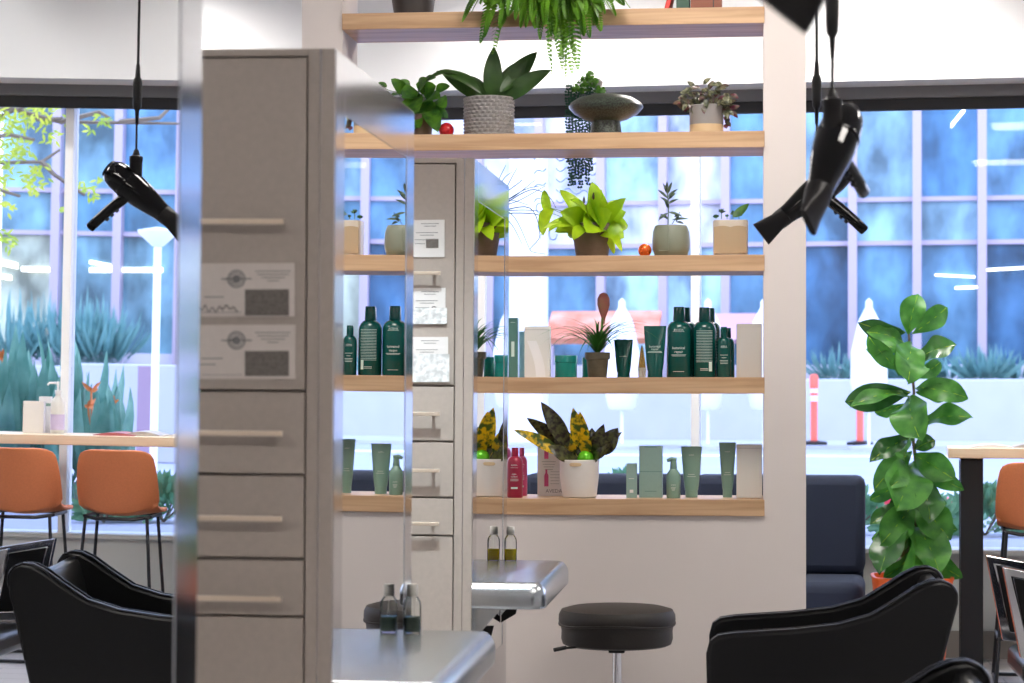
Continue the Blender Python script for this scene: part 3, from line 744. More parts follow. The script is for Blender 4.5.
# ================================================================ FIG TREE
fy = 11.0
fc = P(912, 385, fy); zt_ = .50
t = thing('potted_fig', 'fiddle leaf fig in an orange pot between the sofa and the window counter', 'potted plant', (fc.x, fy, 0))
MB().lathe([(.001, 0), (.135, 0), (.14, .01), (.185, zt_-.02), (.19, zt_-.01), (.19, zt_), (.175, zt_), (.172, zt_-.04), (.001, zt_-.04)], (fc.x, fy, 0), 36, power=5).build('pot', MT['orangepot'], t)
MB().lathe([(.001, 0), (.17, 0)], (fc.x, fy, zt_-.035), 24, caps=False).build('soil', MT['soil'], t)
stem = [P(912, 585, fy), P(914, 540, fy), P(918, 480, fy+.02), P(912, 430, fy), P(914, 392, fy), P(910, 350, fy), P(907, 310, fy)]
MB().tube(stem, [.011, .010, .009, .008, .007, .006, .004], 8).build('trunk', MT['bark'], t)
FIG = [ # base, tip, width px, dy, mat
 (908,335, 918,294, 26, 0,0), (912,334, 947,307, 22, .03,0), (905,332, 858,322, 20, -.03,1), (906,345, 866,332, 18,-.05,0), (908,352, 866,350, 30, .03,0),
 (903,372, 868,335, 20, 0,0), (912,345, 900,375, 34,-.08,0), (905,356, 908,382, 36,-.1,0), (915,362, 957,345, 26, -.03,1), (914,378, 940,362, 18, .03,0),
 (911,392, 845,402, 28, 0,1), (910,396, 850,408, 20,-.05,0), (914,388, 968,398, 26, -.05,0), (916,392, 955,388, 20, -.02,0), (910,398, 920,440, 40,-.1,0),
 (918,425, 973,418, 26, -.03,0), (905,404, 875,412, 14, .05,0), (914,440, 905,460, 20,-.08,0), (912,438, 870,462, 22,-.05,1), (914,450, 935,440, 18,0,1),
 (912,452, 874,490, 24,-.05,0), (914,455, 955,480, 28,-.06,0), (912,462, 896,512, 46,-.12,0), (918,470, 964,490, 18,-.04,0), (912,470, 870,500, 18,.03,0),
 (914,480, 930,522, 34,-.1,1), (916,500, 950,540, 34,-.06,0), (912,505, 880,545, 32,-.08,0), (920,520, 958,530, 16,-.03,0), (910,520, 880,575, 36,-.1,1),
 (914,525, 940,575, 40,-.1,0), (912,530, 905,583, 36,-.14,0), (916,540, 962,578, 24,-.02,0), (908,535, 872,540, 20,.05,0), (914,515, 906,560, 30,.05,1), (910,470, 920,500, 20,.1,1)]
A, B, V = MB(), MB(), MB()
rq = random.Random(8)
FIG += [(914, 470+8*q, 914+rq.choice((-1, 1))*rq.uniform(16, 44), 478+9*q+rq.uniform(0, 30), rq.uniform(16, 26), rq.uniform(-.12, .08), q % 2) for q in range(11)]
for i, (bx, by, tx, ty, wpx, dy, dk) in enumerate(FIG):
    b_ = P(bx, by, fy); t_ = P(tx, ty, fy+dy*2.2)
    up = Vector((.25*sin(i*2.1), -1, .35+.3*cos(i*1.7)))
    up = Vector((.6*sin(i*2.1), -1, .3+.6*cos(i*1.7)))
    (B if dk else A).leaf(b_, t_, wpx*mpp(900, fy)*1.12, up, droop=.14, fold=.25, n=16, shape='fiddle', wav=.085, ph=i)
    ax_ = t_-b_; sd_ = ax_.cross(up).normalized(); nr_ = sd_.cross(ax_).normalized()
    V.tube([b_+ax_*q+nr_*(.14*ax_.length*4*q*(1-q)-.001) for q in (0, .2, .4, .6, .8, .95)], .0022, 5)
V.build('midribs', MT['lime'], t)
A.build('leaves', MT['fig'], t); B.build('dark_leaves', MT['figdark'], t)

# ================================================================ SHELF THINGS
YS = 9.15
def at(px, i, Y=YS): p = P(px, 385, Y); return Vector((p.x, Y, SZ[i]))
def pxm(px, Y=YS): return mpp(px, Y)
def lathe_obj(name, prof, o, m, t, **k): return MB().lathe(prof, o, 32, **k).build(name, m, t)
def bottle(px, i, wpx, hpx, label, m, lines, Y=YS, capf=.2, neck=.42, group=None, back=False):
    o = at(px, i, Y); k = pxm(px, Y); R = wpx/2*k; H = hpx*k
    t = thing('shampoo_bottle', label, 'bottle', o, group)
    sh = H*(1-capf-.13)
    lathe_obj('bottle_body', [(.001, 0), (R*.94, 0), (R, R*.08), (R, sh-.001), (R*.98, sh+.008), (R*.86, sh+(H*.08)), (R*.65, sh+H*.115), (R*neck, sh+H*.13), (R*neck, sh+H*.14)], o, m, t)
    lathe_obj('cap', [(R*neck*1.08, sh+H*.128), (R*neck*1.15, sh+H*.14), (R*neck*1.08, H-.003), (R*neck*1.0, H), (.001, H)], o, m, t)
    tx = MB(); rr = R+.0006
    for (kind, zf, sz) in lines:
        if isinstance(kind, str): put_text(tx, kind, sz, 0, o.z+H*zf, 0, rr, o.x, o.y)
        else: put_bar(tx, kind*R, sz, 0, o.z+H*zf, 0, rr, o.x, o.y)
    tx.build('lettering', MT['lett'] if not back else MT['lett'], t, smooth=False)
    return t
def squeeze_tube(px, i, wpx, hpx, label, m, lines=(), Y=YS, capf=.14, bot=.7, group=None, name='squeeze_tube', lm='lett'):
    o = at(px, i, Y); k = pxm(px, Y); Wt = wpx/2*k; H = hpx*k; rb = Wt*bot
    t = thing(name, label, 'tube', o, group)
    lathe_obj('cap', [(.001, 0), (rb*.93, 0), (rb*.95, H*.02), (rb*.95, H*capf), (.001, H*capf)], o, m, t)
    rows = []; nk = 9
    for j in range(nk+1):
        q = j/nk; z = H*capf + H*(1-capf)*q; rows.append((rb+(Wt-rb)*q**.8, max(.0015, rb*.85*(1-q**1.5)), z))
    rows.append((Wt, .0015, H))
    n = 24; vs = [(o.x+a*cos(2*PI*g/n), o.y+b*sin(2*PI*g/n), o.z+z) for a, b, z in rows for g in range(n)]
    mb = MB().add(vs, [(r_*n+g, r_*n+(g+1)%n, (r_+1)*n+(g+1)%n, (r_+1)*n+g) for r_ in range(len(rows)-1) for g in range(n)] + [tuple(range(n))[::-1], tuple((len(rows)-1)*n+g for g in range(n))])
    mb.build('tube_body', m, t)
    if lines:
        tx = MB()
        for (kind, zf, sz) in lines:
            q = max(0, (zf-capf)/(1-capf)); y = o.y - max(.0015, rb*.85*(1-q**1.5)) - .0012
            if isinstance(kind, str): put_text(tx, kind, sz, 0, o.z+H*zf, y, None, o.x)
            else: put_bar(tx, kind*Wt, sz, 0, o.z+H*zf, y, None, o.x)
        tx.build('lettering', MT[lm], t, smooth=False)
    return t
def carton(px0, px1, i, hpx, label, m, Y=YS, dep=.05, lines=(), name='product_box', lm='lett', group=None):
    a, b = at(px0, i, Y), at(px1, i, Y); H = hpx*pxm(px0, Y); c = (a+b)/2
    t = thing(name, label, 'box', c, group)
    MB().box((a.x, Y-dep/2, c.z), (b.x, Y+dep/2, c.z+H)).build('carton', m, t, smooth=False, bevel=.0015)
    MB().box((a.x+.001, Y-dep/2-.0008, c.z+H*.93), (b.x-.001, Y-dep/2+.001, c.z+H*.935)).build('lid_seam', MT['lettgrey'] if m in (MT['whitebox'],) else m, t, smooth=False)
    if lines:
        tx = MB(); W = (b.x-a.x)
        for (kind, zf, sz, xo) in lines:
            if isinstance(kind, str): put_text(tx, kind, sz, xo*W, c.z+H*zf, Y-dep/2-.001, None, c.x)
            else: put_bar(tx, kind*W, sz, xo*W, c.z+H*zf, Y-dep/2-.001, None, c.x)
        tx.build('lettering', MT[lm], t, smooth=False)
    return t
def bauble(px, i, r_px, m, label, name='bauble', z=None, Y=YS-.03, cat='ornament'):
    k = pxm(px, Y); r = r_px*k; o = at(px, i, Y)
    if z is not None: o.z = z
    o2 = MB().ball((o.x, o.y, o.z+r), r, 20).build(name, m, org=o); setprops(o2, label, cat); return o2

# ---- shelf 4 (index 3): teal products
front = [('AVEDA', .655, .0125), (.95, .645, .0012), ('botanical', .40, .0145), ('repair', .345, .0145), (1.25, .315, .0016), (1.1, .30, .0012), (.9, .08, .0015)]
backl = [(1.5, .66-.022*j, .0014) for j in range(21)] + [(.7, .12, .0018), (.7, .10, .0018)]
bottle(679, 3, 25, 70.5, 'big teal pump-less bottle facing front, left of the dark back-label bottle'.replace('pump-less ', 'shampoo '), MT['teal'], front, group='teal hair products')
o_ = bottle(704.5, 3, 23.5, 70, 'big teal bottle turned to its fine-print back label', MT['teal'], backl, group='teal hair products')
bottle(684.5, 3, 25, 70, 'big teal bottle hidden behind the front-facing one', MT['teal'], front, Y=9.275, group='teal hair products')
bottle(709.5, 3, 23, 69.5, 'big teal bottle hidden behind the fine-print one', MT['teal'], backl, Y=9.275, group='teal hair products')
bottle(728, 3, 13, 49.5, 'small teal bottle half hidden behind the small one at the row end', MT['teal'], [(1.2, .33, .0016)], Y=9.22, group='teal hair products')
bc = MB(); oo = at(704.5, 3); put_bar(bc, .014, .038, .026, oo.z+.024, 0, 23.5/2*pxm(704)+.0007, oo.x, oo.y); bc.build('barcode', MT['lett'], o_, smooth=False)
bottle(724, 3, 14, 50.5, 'small teal bottle at the right end of the teal row', MT['teal'], [('AVEDA', .60, .008), (1.0, .585, .001), ('botanical', .43, .0085), ('repair', .38, .0085), (1.2, .33, .0016), (1.2, .30, .0016), (1.1, .27, .0016)], Y=9.12, group='teal hair products')
squeeze_tube(655, 3, 22.5, 51.5, 'large teal squeeze tube left of the big teal bottles', MT['teal'], [('botanical', .58, .0125), ('repair', .53, .0125), (1.2, .50, .0015), (1.3, .48, .0015)], group='teal hair products', Y=9.11)
squeeze_tube(623.5, 3, 19, 38, 'short teal squeeze tube right of the spiky plant', MT['teal'], [(.8, .55, .0015)], Y=9.2, group='teal hair products')
def jar(px, i, wpx, hpx, label, m, Y):
    o = at(px, i, Y); k = pxm(px, Y); R = wpx/2*k; H = hpx*k
    t = thing('cosmetic_jar', label, 'jar', o, 'teal hair products')
    lathe_obj('jar_body', [(.001, 0), (R*.93, 0), (R*.96, .003), (R*.96, H*.66), (R*.9, H*.68)], o, m, t)
    lathe_obj('lid', [(R*.9, H*.67), (R, H*.68), (R, H*.97), (R*.97, H), (.001, H)], o, m, t)
jar(566, 3, 23, 22, 'teal jar with a wide lid left of the spiky plant', MT['tealjar'], 9.14)
jar(588, 3, 12, 20, 'small teal jar half hidden behind the spiky plant pot', MT['tealjar'], 9.27)
carton(509, 518, 3, 59.5, 'tall narrow dark sage box at the mirror edge', MT['sageD'], Y=9.14, lines=[(.5, .92, .002, 0), (.35, .35, .06, 0)])
carton(519.5, 526, 3, 46, 'slim light blue box between dark sage and white boxes', mat('pale_blue_card', (.35, .62, .72), .5), Y=9.22, dep=.04)
bx = carton(525, 550.5, 3, 51, 'white box with a curved shape beside the teal jar', MT['whitebox'], Y=9.13)
k = pxm(538); o = at(538, 3, 9.13); arc = []
for j in range(11):
    q = j/10; arc.append((o.x+(-9.5+12.5*q**.0)*k*0 + (-10 + 15*(1-(1-q)**2)*.9)*k, q))
vs = []
for j in range(13):
    q = j/12; z = o.z+.002+36*k*(1-q); xl_ = o.x+(-10.5+9*sin(q*PI/2))*k; xr_ = o.x+(-1+9*sin(q*PI/2))*k
    vs += [(xl_, 9.13-.026, z), (xr_, 9.13-.026, z)]
MB().add(vs, [(2*j, 2*j+1, 2*j+3, 2*j+2) for j in range(12)]).build('curved_print', MT['whiteb'], bx, smooth=False)
carton(736.5, 762, 3, 53.5, 'plain grey box at the right end of the teal row', MT['greybox'], Y=9.16, dep=.09)
o = at(642, 3, 9.24); k = pxm(642); t = thing('straw_diffuser', 'small straw coloured cone in a white cup between the teal tubes', 'diffuser', o)
lathe_obj('cup', [(.001, 0), (3.5*k, 0), (4.5*k, 10*k), (.001, 10*k)], o, MT['whitebox'], t)
lathe_obj('straw_cone', [(4*k, 9*k), (3*k, 18*k), (1.2*k, 30*k), (.0005, 33*k)], o, MT['amber'], t)
# bromeliad
o = at(597.5, 3, 9.13); k = pxm(597)
t = thing('potted_bromeliad', 'spiky bromeliad with a pink flower head in a small weathered pot', 'potted plant', o)
lathe_obj('pot', [(.001, 0), (9*k, 0), (9.3*k, .003), (11*k, 18*k), (12.5*k, 18.3*k), (12.8*k, 25*k), (11.8*k, 25*k), (11.4*k, 22*k), (.001, 22*k)], o, MT['potclay'], t)
br = MB(); c = o + Vector((0, 0, 24*k))
rnd = random.Random(3)
for j in range(74):
    a = 2*PI*j/58*7.3; el = rnd.uniform(.1, 1.2); L_ = rnd.uniform(52, 84)*k; dx, dy = cos(a), sin(a)*.85
    tip_ = c + Vector((dx*L_*cos(el), dy*L_*cos(el)*.75, L_*sin(el)*.50 - .02*L_*cos(el)*4*(el < .5)))
    br.leaf(c + Vector((dx*.006, dy*.006, 0)), tip_, 4.6*k, up=(dx*.3, dy*.3, 1), droop=.18+.12*cos(el), fold=.3, n=8, shape='blade')
br.build('leaves', MT['spiky'], t)
fl = MB(); fb = P(600.5, 345, 9.13); MB().tube([c, fb, P(603, 312, 9.13)], .005, 8).build('flower_stalk', MT['stem'], t)
fl.lathe([(.004, -8*k), (.008, -2*k), (.018, 5*k), (.0255, 12*k), (.0245, 18*k), (.015, 22.5*k), (.001, 24*k)], P(603.5, 316.5, 9.13), 16, sy=.6)
fl.build('flower_head', MT['pinkf'], t)

# ---- shelf 5 (index 4)
def small_red(px, Y, wpx, hpx, m, lab, white=True):
    bottle(px, 4, wpx, hpx, lab, m, [('AVEDA', .64, .008), (1.0, .60, .001), ('color', .46, .009), ('control', .41, .009), (1.1, .37, .0015), (1.1, .34, .0015), (.9, .18, .007)], Y=Y, group='crimson bottles on the lowest shelf', capf=.17)
small_red(515, 9.06, 15.5, 50, MT['crimson'], 'front dark crimson bottle standing at the mirror edge')
small_red(521.8, 9.22, 11, 48, MT['pinkp'], 'rose pink bottle behind the dark crimson one')
small_red(505, 9.27, 13, 58, mat('mauve_plastic', (.45, .08, .25), .3), 'mauve bottle mostly hidden at the mirror edge, leftmost on the lowest shelf')
# brochure
a, b = at(537.5, 4, 9.22), at(566, 4, 9.22); k = pxm(550, 9.22)
t = thing('brochure_stand', 'white product card with two crimson bottle pictures behind the white pot', 'card', (a+b)/2)
MB().box((a.x, 9.215, a.z), (b.x, 9.22, a.z+59*k)).build('card', MT['paper'], t, smooth=False)
pr = MB()
for zz in (37, 9.5):
    c = Vector(((at(546.5, 4, 9.22)).x, 9.213, a.z+zz*k)); w2 = 2.1*k
    pr.add([(c.x-w2, c.y, c.z), (c.x+w2, c.y, c.z), (c.x+w2, c.y, c.z+11*k), (c.x+w2*.45, c.y, c.z+13.5*k), (c.x+w2*.45, c.y, c.z+17*k), (c.x-w2*.45, c.y, c.z+17*k), (c.x-w2*.45, c.y, c.z+13.5*k), (c.x-w2, c.y, c.z+11*k)], [tuple(range(8))])
pr.build('bottle_picture', MT['pinkp'], t, smooth=False)
tx = MB(); put_text(tx, 'AVEDA', .021, 0, a.z+3.2*k, 9.213, None, at(554, 4, 9.22).x)
for j in range(4): put_bar(tx, (14-2*j)*k, .0016, 0, a.z+(34-2.6*j)*k, 9.213, None, at(549, 4, 9.22).x)
for j in range(5): put_bar(tx, 9*k, .0013, 0, a.z+(24-3*j)*k, 9.213, None, at(555, 4, 9.22).x)
tx.build('lettering', MT['lettgrey'], t, smooth=False)
# white pot with croton
PY = 9.10
o = at(579.5, 4, PY); k = pxm(580, PY)
t = thing('potted_croton', 'dark and yellow leaved croton in a white ceramic pot on the lowest shelf', 'potted plant', o)
lathe_obj('pot', [(.001, 0), (15.5*k, 0), (17*k, 1.2*k), (19.3*k, 20*k), (19.8*k, 37*k), (19.0*k, 38*k), (18.4*k, 37*k), (18*k, 31*k), (.001, 31*k)], o, MT['ceramic'], t)
hg = MB().lathe([(.001, -2.2*k), (5*k, -1.8*k), (6.4*k, 0), (5*k, 1.4*k), (.001, 1.6*k)], P(575.5, 464.5, PY-19.4*k), 20, sy=.15); hg.build('grip_hole', MT['sand'], t)
CR = [(580,462,541,402,16,0),(582,458,527,418,15,0),(582,460,514,430,13,1),(584,455,573,408,14,1),(578,460,547,432,17,0),(588,452,580,412,14,1),(580,462,548,446,14,0),(590,456,592,428,14,0),
      (592,455,618,428,18,0),(590,452,604,424,13,0),(588,458,610,442,13,0),(590,456,622,432,8,0),(590,460,608,444,9,0),(582,464,562,455,14,0),(584,462,570,436,16,0),(588,460,598,440,12,0),(586,462,586,430,12,1),(582,462,560,425,11,1),(586,464,576,450,12,0),(590,462,602,450,9,0)]
A, B, S = MB(), MB(), MB()
for j, (bx_, by_, tx_, ty_, w_, y_) in enumerate(CR):
    b_ = P(bx_, 466, PY+.02*sin(j)); t_ = P(tx_, ty_, PY+.06*sin(j*1.9)-.02); mid = b_+(t_-b_)*.30; 
    S.tube([b_, mid+Vector((0,0,.004))], .0013, 5)
    (B if y_ else A).leaf(mid, t_, w_*k*1.08, (.3*sin(j), -1, .5), droop=.08, fold=.15, n=9, shape='ovate', wav=.02, ph=j)
A.build('dark_leaves', MT['croton'], t); B.build('yellow_leaves', MT['crotony'], t); S.build('stems', MT['crotony'], t)
bauble(585.5, 4, 8.2, MT['greenball'], 'shiny green bauble sitting on the white pot rim', Y=PY-.03, z=at(585, 4).z+31*k)
bauble(592.5, 4, 6.8, MT['redball'], 'red bauble behind the green one in the white pot', Y=PY+.025, z=at(592, 4).z+31*k)
carton(626.5, 637, 4, 34.5, 'small pale sage box left of the bigger sage box', MT['sagebox'], Y=9.10, dep=.035, lines=[(.5, .55, .002, 0), (.35, .15, .012, 0)], lm='paper')
b2 = carton(639.5, 662.5, 4, 51.5, 'large sage box in two stacked halves beside the pump bottle', MT['sagebox'], Y=9.14, dep=.07, lines=[(.98, .50, .002, 0), (.55, .975, .003, 0), (.5, .12, .002, 0)], lm='sageD')
# pump bottle
o = at(673.5, 4, 9.10); k = pxm(673)
t = thing('pump_bottle', 'sage green pump spray bottle on the lowest shelf', 'bottle', o)
lathe_obj('bottle_body', [(.001, 0), (6.8*k, 0), (7*k, .002), (7*k, 22*k), (6*k, 25*k), (3.8*k, 28.5*k), (3.4*k, 29*k)], o, MT['sage'], t)
lathe_obj('pump_collar', [(3.4*k, 28.5*k), (3.6*k, 29*k), (3.0*k, 37*k), (.001, 38*k)], o, MT['sage'], t)
MB().tube([o+Vector((3*k, 0, 37.5*k)), o+Vector((-2*k, 0, 38.5*k)), o+Vector((-6.5*k, 0, 37*k))], [2.4*k, 2.4*k, 1.5*k], 10).build('spray_head', MT['sage'], t)
tx = MB(); put_text(tx, 'AVEDA', .006, 0, o.z+.05, 0, 7*k+.0006, o.x, o.y)
for j in range(4): put_bar(tx, .02-.003*j, .0012, 0, o.z+.042-.004*j, 0, 7*k+.0006, o.x, o.y)
tx.build('lettering', MT['paper'], t, smooth=False)
tl = [('AVEDA', .82, .0065), (.6, .45, .0013), (.8, .41, .0013)]
squeeze_tube(691.5, 4, 21, 51, 'wide sage green tube with a small white label, right of the spray bottle', MT['sage'], tl, Y=9.15, bot=.62, group='sage tubes', lm='paper')
MBl = MB(); 
squeeze_tube(727.5, 4, 17, 55, 'tall narrow sage tube beside the white box on the lowest shelf', MT['sage'], tl, Y=9.17, bot=.58, group='sage tubes', lm='paper')
carton(736.5, 762, 4, 53, 'plain white box at the right end of the lowest shelf', MT['whitebox'], Y=9.18, dep=.09)

# ---- shelf 3 (index 2)
o = at(592, 2, 9.13); k = pxm(592)
t = thing('potted_philodendron', 'lime green philodendron in a brown clay pot on the middle shelf', 'potted plant', o)
lathe_obj('pot', [(.001, 0), (15*k, 0), (16*k, .004), (19*k, 20*k), (20.3*k, 32*k), (19.6*k, 34*k), (18.8*k, 33*k), (18*k, 29*k), (.001, 29*k)], o, MT['potbrown'], t)
LM = [(600,225,592,182,20),(605,222,622,200,18),(588,226,560,190,15),(585,224,560,212,22),(590,225,544,228,14),(586,226,555,232,18),(580,228,580,236,18),(592,222,585,205,26),(596,226,586,232,26),
      (598,224,612,212,24),(600,226,626,212,20),(604,226,628,226,22),(600,228,624,238,20),(590,226,573,240,16),(606,232,622,252,9),(606,232,614,254,7),(548,212,544,190,9),(550,208,543,236,13),
      (588,222,570,200,16),(594,224,602,190,18),(596,226,600,236,20),(582,226,568,236,14),(604,222,626,198,14),(574,226,548,232,10),(600,224,590,215,24),(594,222,576,222,22)]
A = MB(); S = MB()
for j, (bx_, by_, tx_, ty_, w_) in enumerate(LM):
    b_ = P(bx_, by_, 9.13+.03*sin(j*2)); t_ = P(tx_, ty_, 9.13-.06+.10*sin(j*1.3))
    A.leaf(b_, t_, w_*k*1.12, (.3*sin(j), -1, .5+.3*cos(j)), droop=.14, fold=.15, n=10, shape='heart', wav=.015, ph=j)
    S.tube([P(592, 228, 9.13), b_], .0016, 5)
S.tube([P(585, 224, 9.13), P(566, 212, 9.11), P(550, 208, 9.1)], .0016, 5)
A.build('leaves', MT['lime'], t); S.build('stems', MT['stem'], t)
bd = MB()
for px_, py_ in ((584, 200), (593.5, 196)): bd.leaf(P(px_, py_+4, 9.02), P(px_, py_-4, 9.0), 2.6*k, n=5)
bd.build('red_buds', MT['purple'], t)
bauble(644.8, 2, 6.8, MT['orangeball'], 'orange bauble beside the sage pot on the middle shelf')
o = at(671, 2, 9.13); k = pxm(671)
t = thing('potted_succulent', 'small upright succulent in a rounded sage green pot', 'potted plant', o)
lathe_obj('pot', [(.001, 0), (14*k, 0), (16.5*k, 2*k), (18.5*k, 8*k), (19*k, 16*k), (18.2*k, 25*k), (16.5*k, 30*k), (15.5*k, 31.5*k), (14.5*k, 31*k), (14.5*k, 28*k), (.001, 28*k)], o, MT['potsage'], t)
sm = MB(); pts_ = []
for j in range(9): a_ = PI*.5*j/8; pts_.append((o.x-(2+0*j)*k - 14*k*sin(a_)*1.0 + .0, o.y-19.2*k*cos(a_*.35)+.003, o.z+(4+1.5*(1-cos(a_)))*k))
sm.tube([(o.x-2*k, o.y-18.6*k, o.z+30*k), (o.x-2*k, o.y-19.3*k, o.z+16*k), (o.x-2*k, o.y-18.2*k, o.z+5.5*k)], .0018, 6); sm.tube([(o.x-2*k, o.y-18.2*k, o.z+5.5*k), (o.x-10*k, o.y-15.2*k, o.z+5.5*k), (o.x-16.5*k, o.y-7*k, o.z+8*k)], .0018, 6)
sm.build('pot_seam', MT['potsage'], t)
sc_ = MB(); S = MB(); S.tube([P(668, 226, 9.13), P(668.5, 205, 9.13), P(667, 190, 9.13)], .0028, 6); S.tube([P(672, 224, 9.13), P(680, 212, 9.11)], .0018, 5); S.build('stem', MT['greyl'], t)
for j, (bx_, by_, tx_, ty_) in enumerate([(668,195,663,183),(668,194,672,182),(667,192,667,181),(668,197,678,189),(668,199,658,190),(668,203,660,197),(668,204,679,199),(668,200,676,193),(668,212,683,217),(668,213,658,221),(669,220,660,214),(672,220,689,219),(674,217,682,215),(676,222,684,224),(679,215,676,222),(668,208,664,200),(666,215,659,218)]):
    sc_.leaf(P(bx_, by_, 9.13), P(tx_, ty_, 9.13+.03*sin(j*2)), 3.0*k, droop=.1, fold=.4, n=4)
sc_.build('leaves', MT['greyl'], t)
# cream pot
o = at(730.5, 2, 9.14); k = pxm(730)
t = thing('potted_succulent', 'squat succulents in a square cream pot with overlapping tan arcs', 'potted plant', o)
lathe_obj('pot', [(.001, 1*k), (14*k, 0), (16.6*k, 1*k), (17.2*k, 4*k), (17.6*k, 33*k), (17.2*k, 36*k), (16*k, 36*k), (15.6*k, 31*k), (.001, 31*k)], o, MT['cream'], t, power=6)
ar = MB()
for sgn in (-1, 1):
    n = 22; vs = []; 
    yy = o.y-17.75*k
    for j in range(n+1):
        x = (-16 + 32*j/n)*k; q = (x*sgn + 8*k)/(24*k); top_ = (6+24*math.sqrt(max(0, 1-min(1, abs(q))**2)))*k
        vs += [(o.x+x, yy-.0002*sgn, o.z+3*k), (o.x+x, yy-.0002*sgn, o.z+max(4*k, top_))]
    ar.add(vs, [(2*j, 2*j+2, 2*j+3, 2*j+1) for j in range(n)])
ar.build('tan_arcs', MT['tan'], t, smooth=False)
sc_ = MB()
rnd = random.Random(5)
for cx_, cy_, nn, rr_ in ((716, 216, 8, 4), (721.5, 211, 10, 5), (733, 213, 10, 5), (739, 214, 7, 4), (727, 215, 7, 3)):
    for j in range(nn):
        a_ = rnd.uniform(0, 2*PI); e_ = rnd.uniform(.2, 1.3); c_ = P(cx_, cy_+2, 9.14)
        sc_.leaf(c_, c_+Vector((cos(a_)*cos(e_), sin(a_)*cos(e_), sin(e_)))*rr_*k, 2.6*k, (0,-1,1), fold=.3, n=4)
    sc_.tube([P(cx_, 219, 9.14), P(cx_, cy_, 9.14)], .002, 5)
sc_.build('leaves', MT['succ'], t)
MB().leaf(P(733, 217, 9.12), P(749, 203.5, 9.12), 9*k, (-.3,-1,.3), droop=-.05, fold=.15, n=8).build('large_leaf', MT['pothos'], t)
# wiry plant behind mirror edge
o = at(492, 2, 9.2); k = pxm(495)
t = thing('air_plant', 'wiry thin leaved plant reaching out beyond the second mirror edge', 'potted plant', o)
lathe_obj('pot', [(.001, 0), (9*k, 0), (12*k, 26*k), (11*k, 26*k), (.001, 22*k)], o, MT['potgrey'], t)
wr = MB(); c = P(492, 222, 9.2)
for pts_ in ([(500,208),(520,200),(545,186)], [(500,212),(525,210),(548,212)], [(500,208),(530,190),(548,196),(556,208)], [(498,205),(515,196),(535,180)], [(500,215),(512,225),(522,244)], [(500,210),(515,218),(530,250)],
             [(500,212),(530,208),(540,235),(530,250),(545,254)], [(500,205),(508,185),(517,168)], [(496,200),(503,180),(512,172)], [(498,200),(520,182),(520,180)], [(498,204),(510,200),(528,205)], [(492,200),(490,180),(486,166)], [(490,205),(478,188),(470,180)], [(494,202),(498,182),(506,165)],[(500,206),(524,190),(540,186)],[(500,214),(535,214),(543,222),(540,240)]):
    pp = [c]+[P(a_, b_, 9.17+.02*sin(a_)) for a_, b_ in pts_]
    # smooth
    sm_ = []
    for q in range(len(pp)-1):
        p0, p1, p2, p3 = pp[max(0, q-1)], pp[q], pp[q+1], pp[min(len(pp)-1, q+2)]
        for s_ in range(5):
            u_ = s_/5; sm_.append(.5*((2*p1)+(-p0+p2)*u_+(2*p0-5*p1+4*p2-p3)*u_*u_+(-p0+3*p1-3*p2+p3)*u_**3))
    sm_.append(pp[-1]); n_ = len(sm_)
    wr.tube(sm_, [.0030*(1-.7*i_/n_) for i_ in range(n_)], 5)
wr.build('wiry_leaves', MT['wiry'], t)

# ---- shelf 2 (index 1)
def vinepath(pts, Y): return [P(a_, b_, Y) for a_, b_ in pts]
o = at(422, 1, 9.16); k = pxm(420)
t = thing('potted_pothos', 'green trailing pothos in a small pot left of the red ball', 'potted plant', o)
lathe_obj('pot', [(.001, 0), (9*k, 0), (12*k, 24*k), (11*k, 24*k), (.001, 21*k)], o, MT['potbrown'], t)
PT = [(404,92,391,79,10),(410,88,394,84,11),(416,90,402,98,14),(418,92,428,80,14),(424,94,436,86,15),(420,98,408,108,16),(426,100,440,98,14),(416,104,400,110,12),(430,104,441,118,13),(434,106,448,118,8),
      (428,108,438,132,14),(420,112,410,130,15),(424,112,424,134,16),(440,98,446,108,10),(412,100,418,112,18),(426,90,416,84,12),(432,112,430,128,13),(414,116,420,128,12),(404,96,392,96,9),(436,90,450,86,8),(420,104,432,112,16),(422,84,436,78,9)]
A = MB(); S = MB()
for j, (bx_, by_, tx_, ty_, w_) in enumerate(PT):
    Yj = 9.16+.05*sin(j*1.7)
    A.leaf(P(bx_, by_, 9.16), P(tx_, ty_, Yj-.05), w_*k*1.35, (.3*sin(j*1.3), -1, .4), droop=.08, fold=.15, n=8, shape='heart')
    S.tube([P(422, 112, 9.16), P(bx_, by_, 9.16)], .0014, 5)
S.tube(vinepath([(405,100),(396,92),(388,90),(381,86)], 9.15), .0014, 5); A.leaf(P(387,86,9.15), P(378,83,9.12), 6*k, shape='heart')
A.leaf(P(384,92,9.15), P(391,97,9.12), 6*k, shape='heart')
A.build('leaves', MT['pothos'], t); S.build('stems', MT['stem'], t)
ob = bauble(446.5, 1, 7.6, MT['redball'], 'red glittery ball left of the grey textured pot')
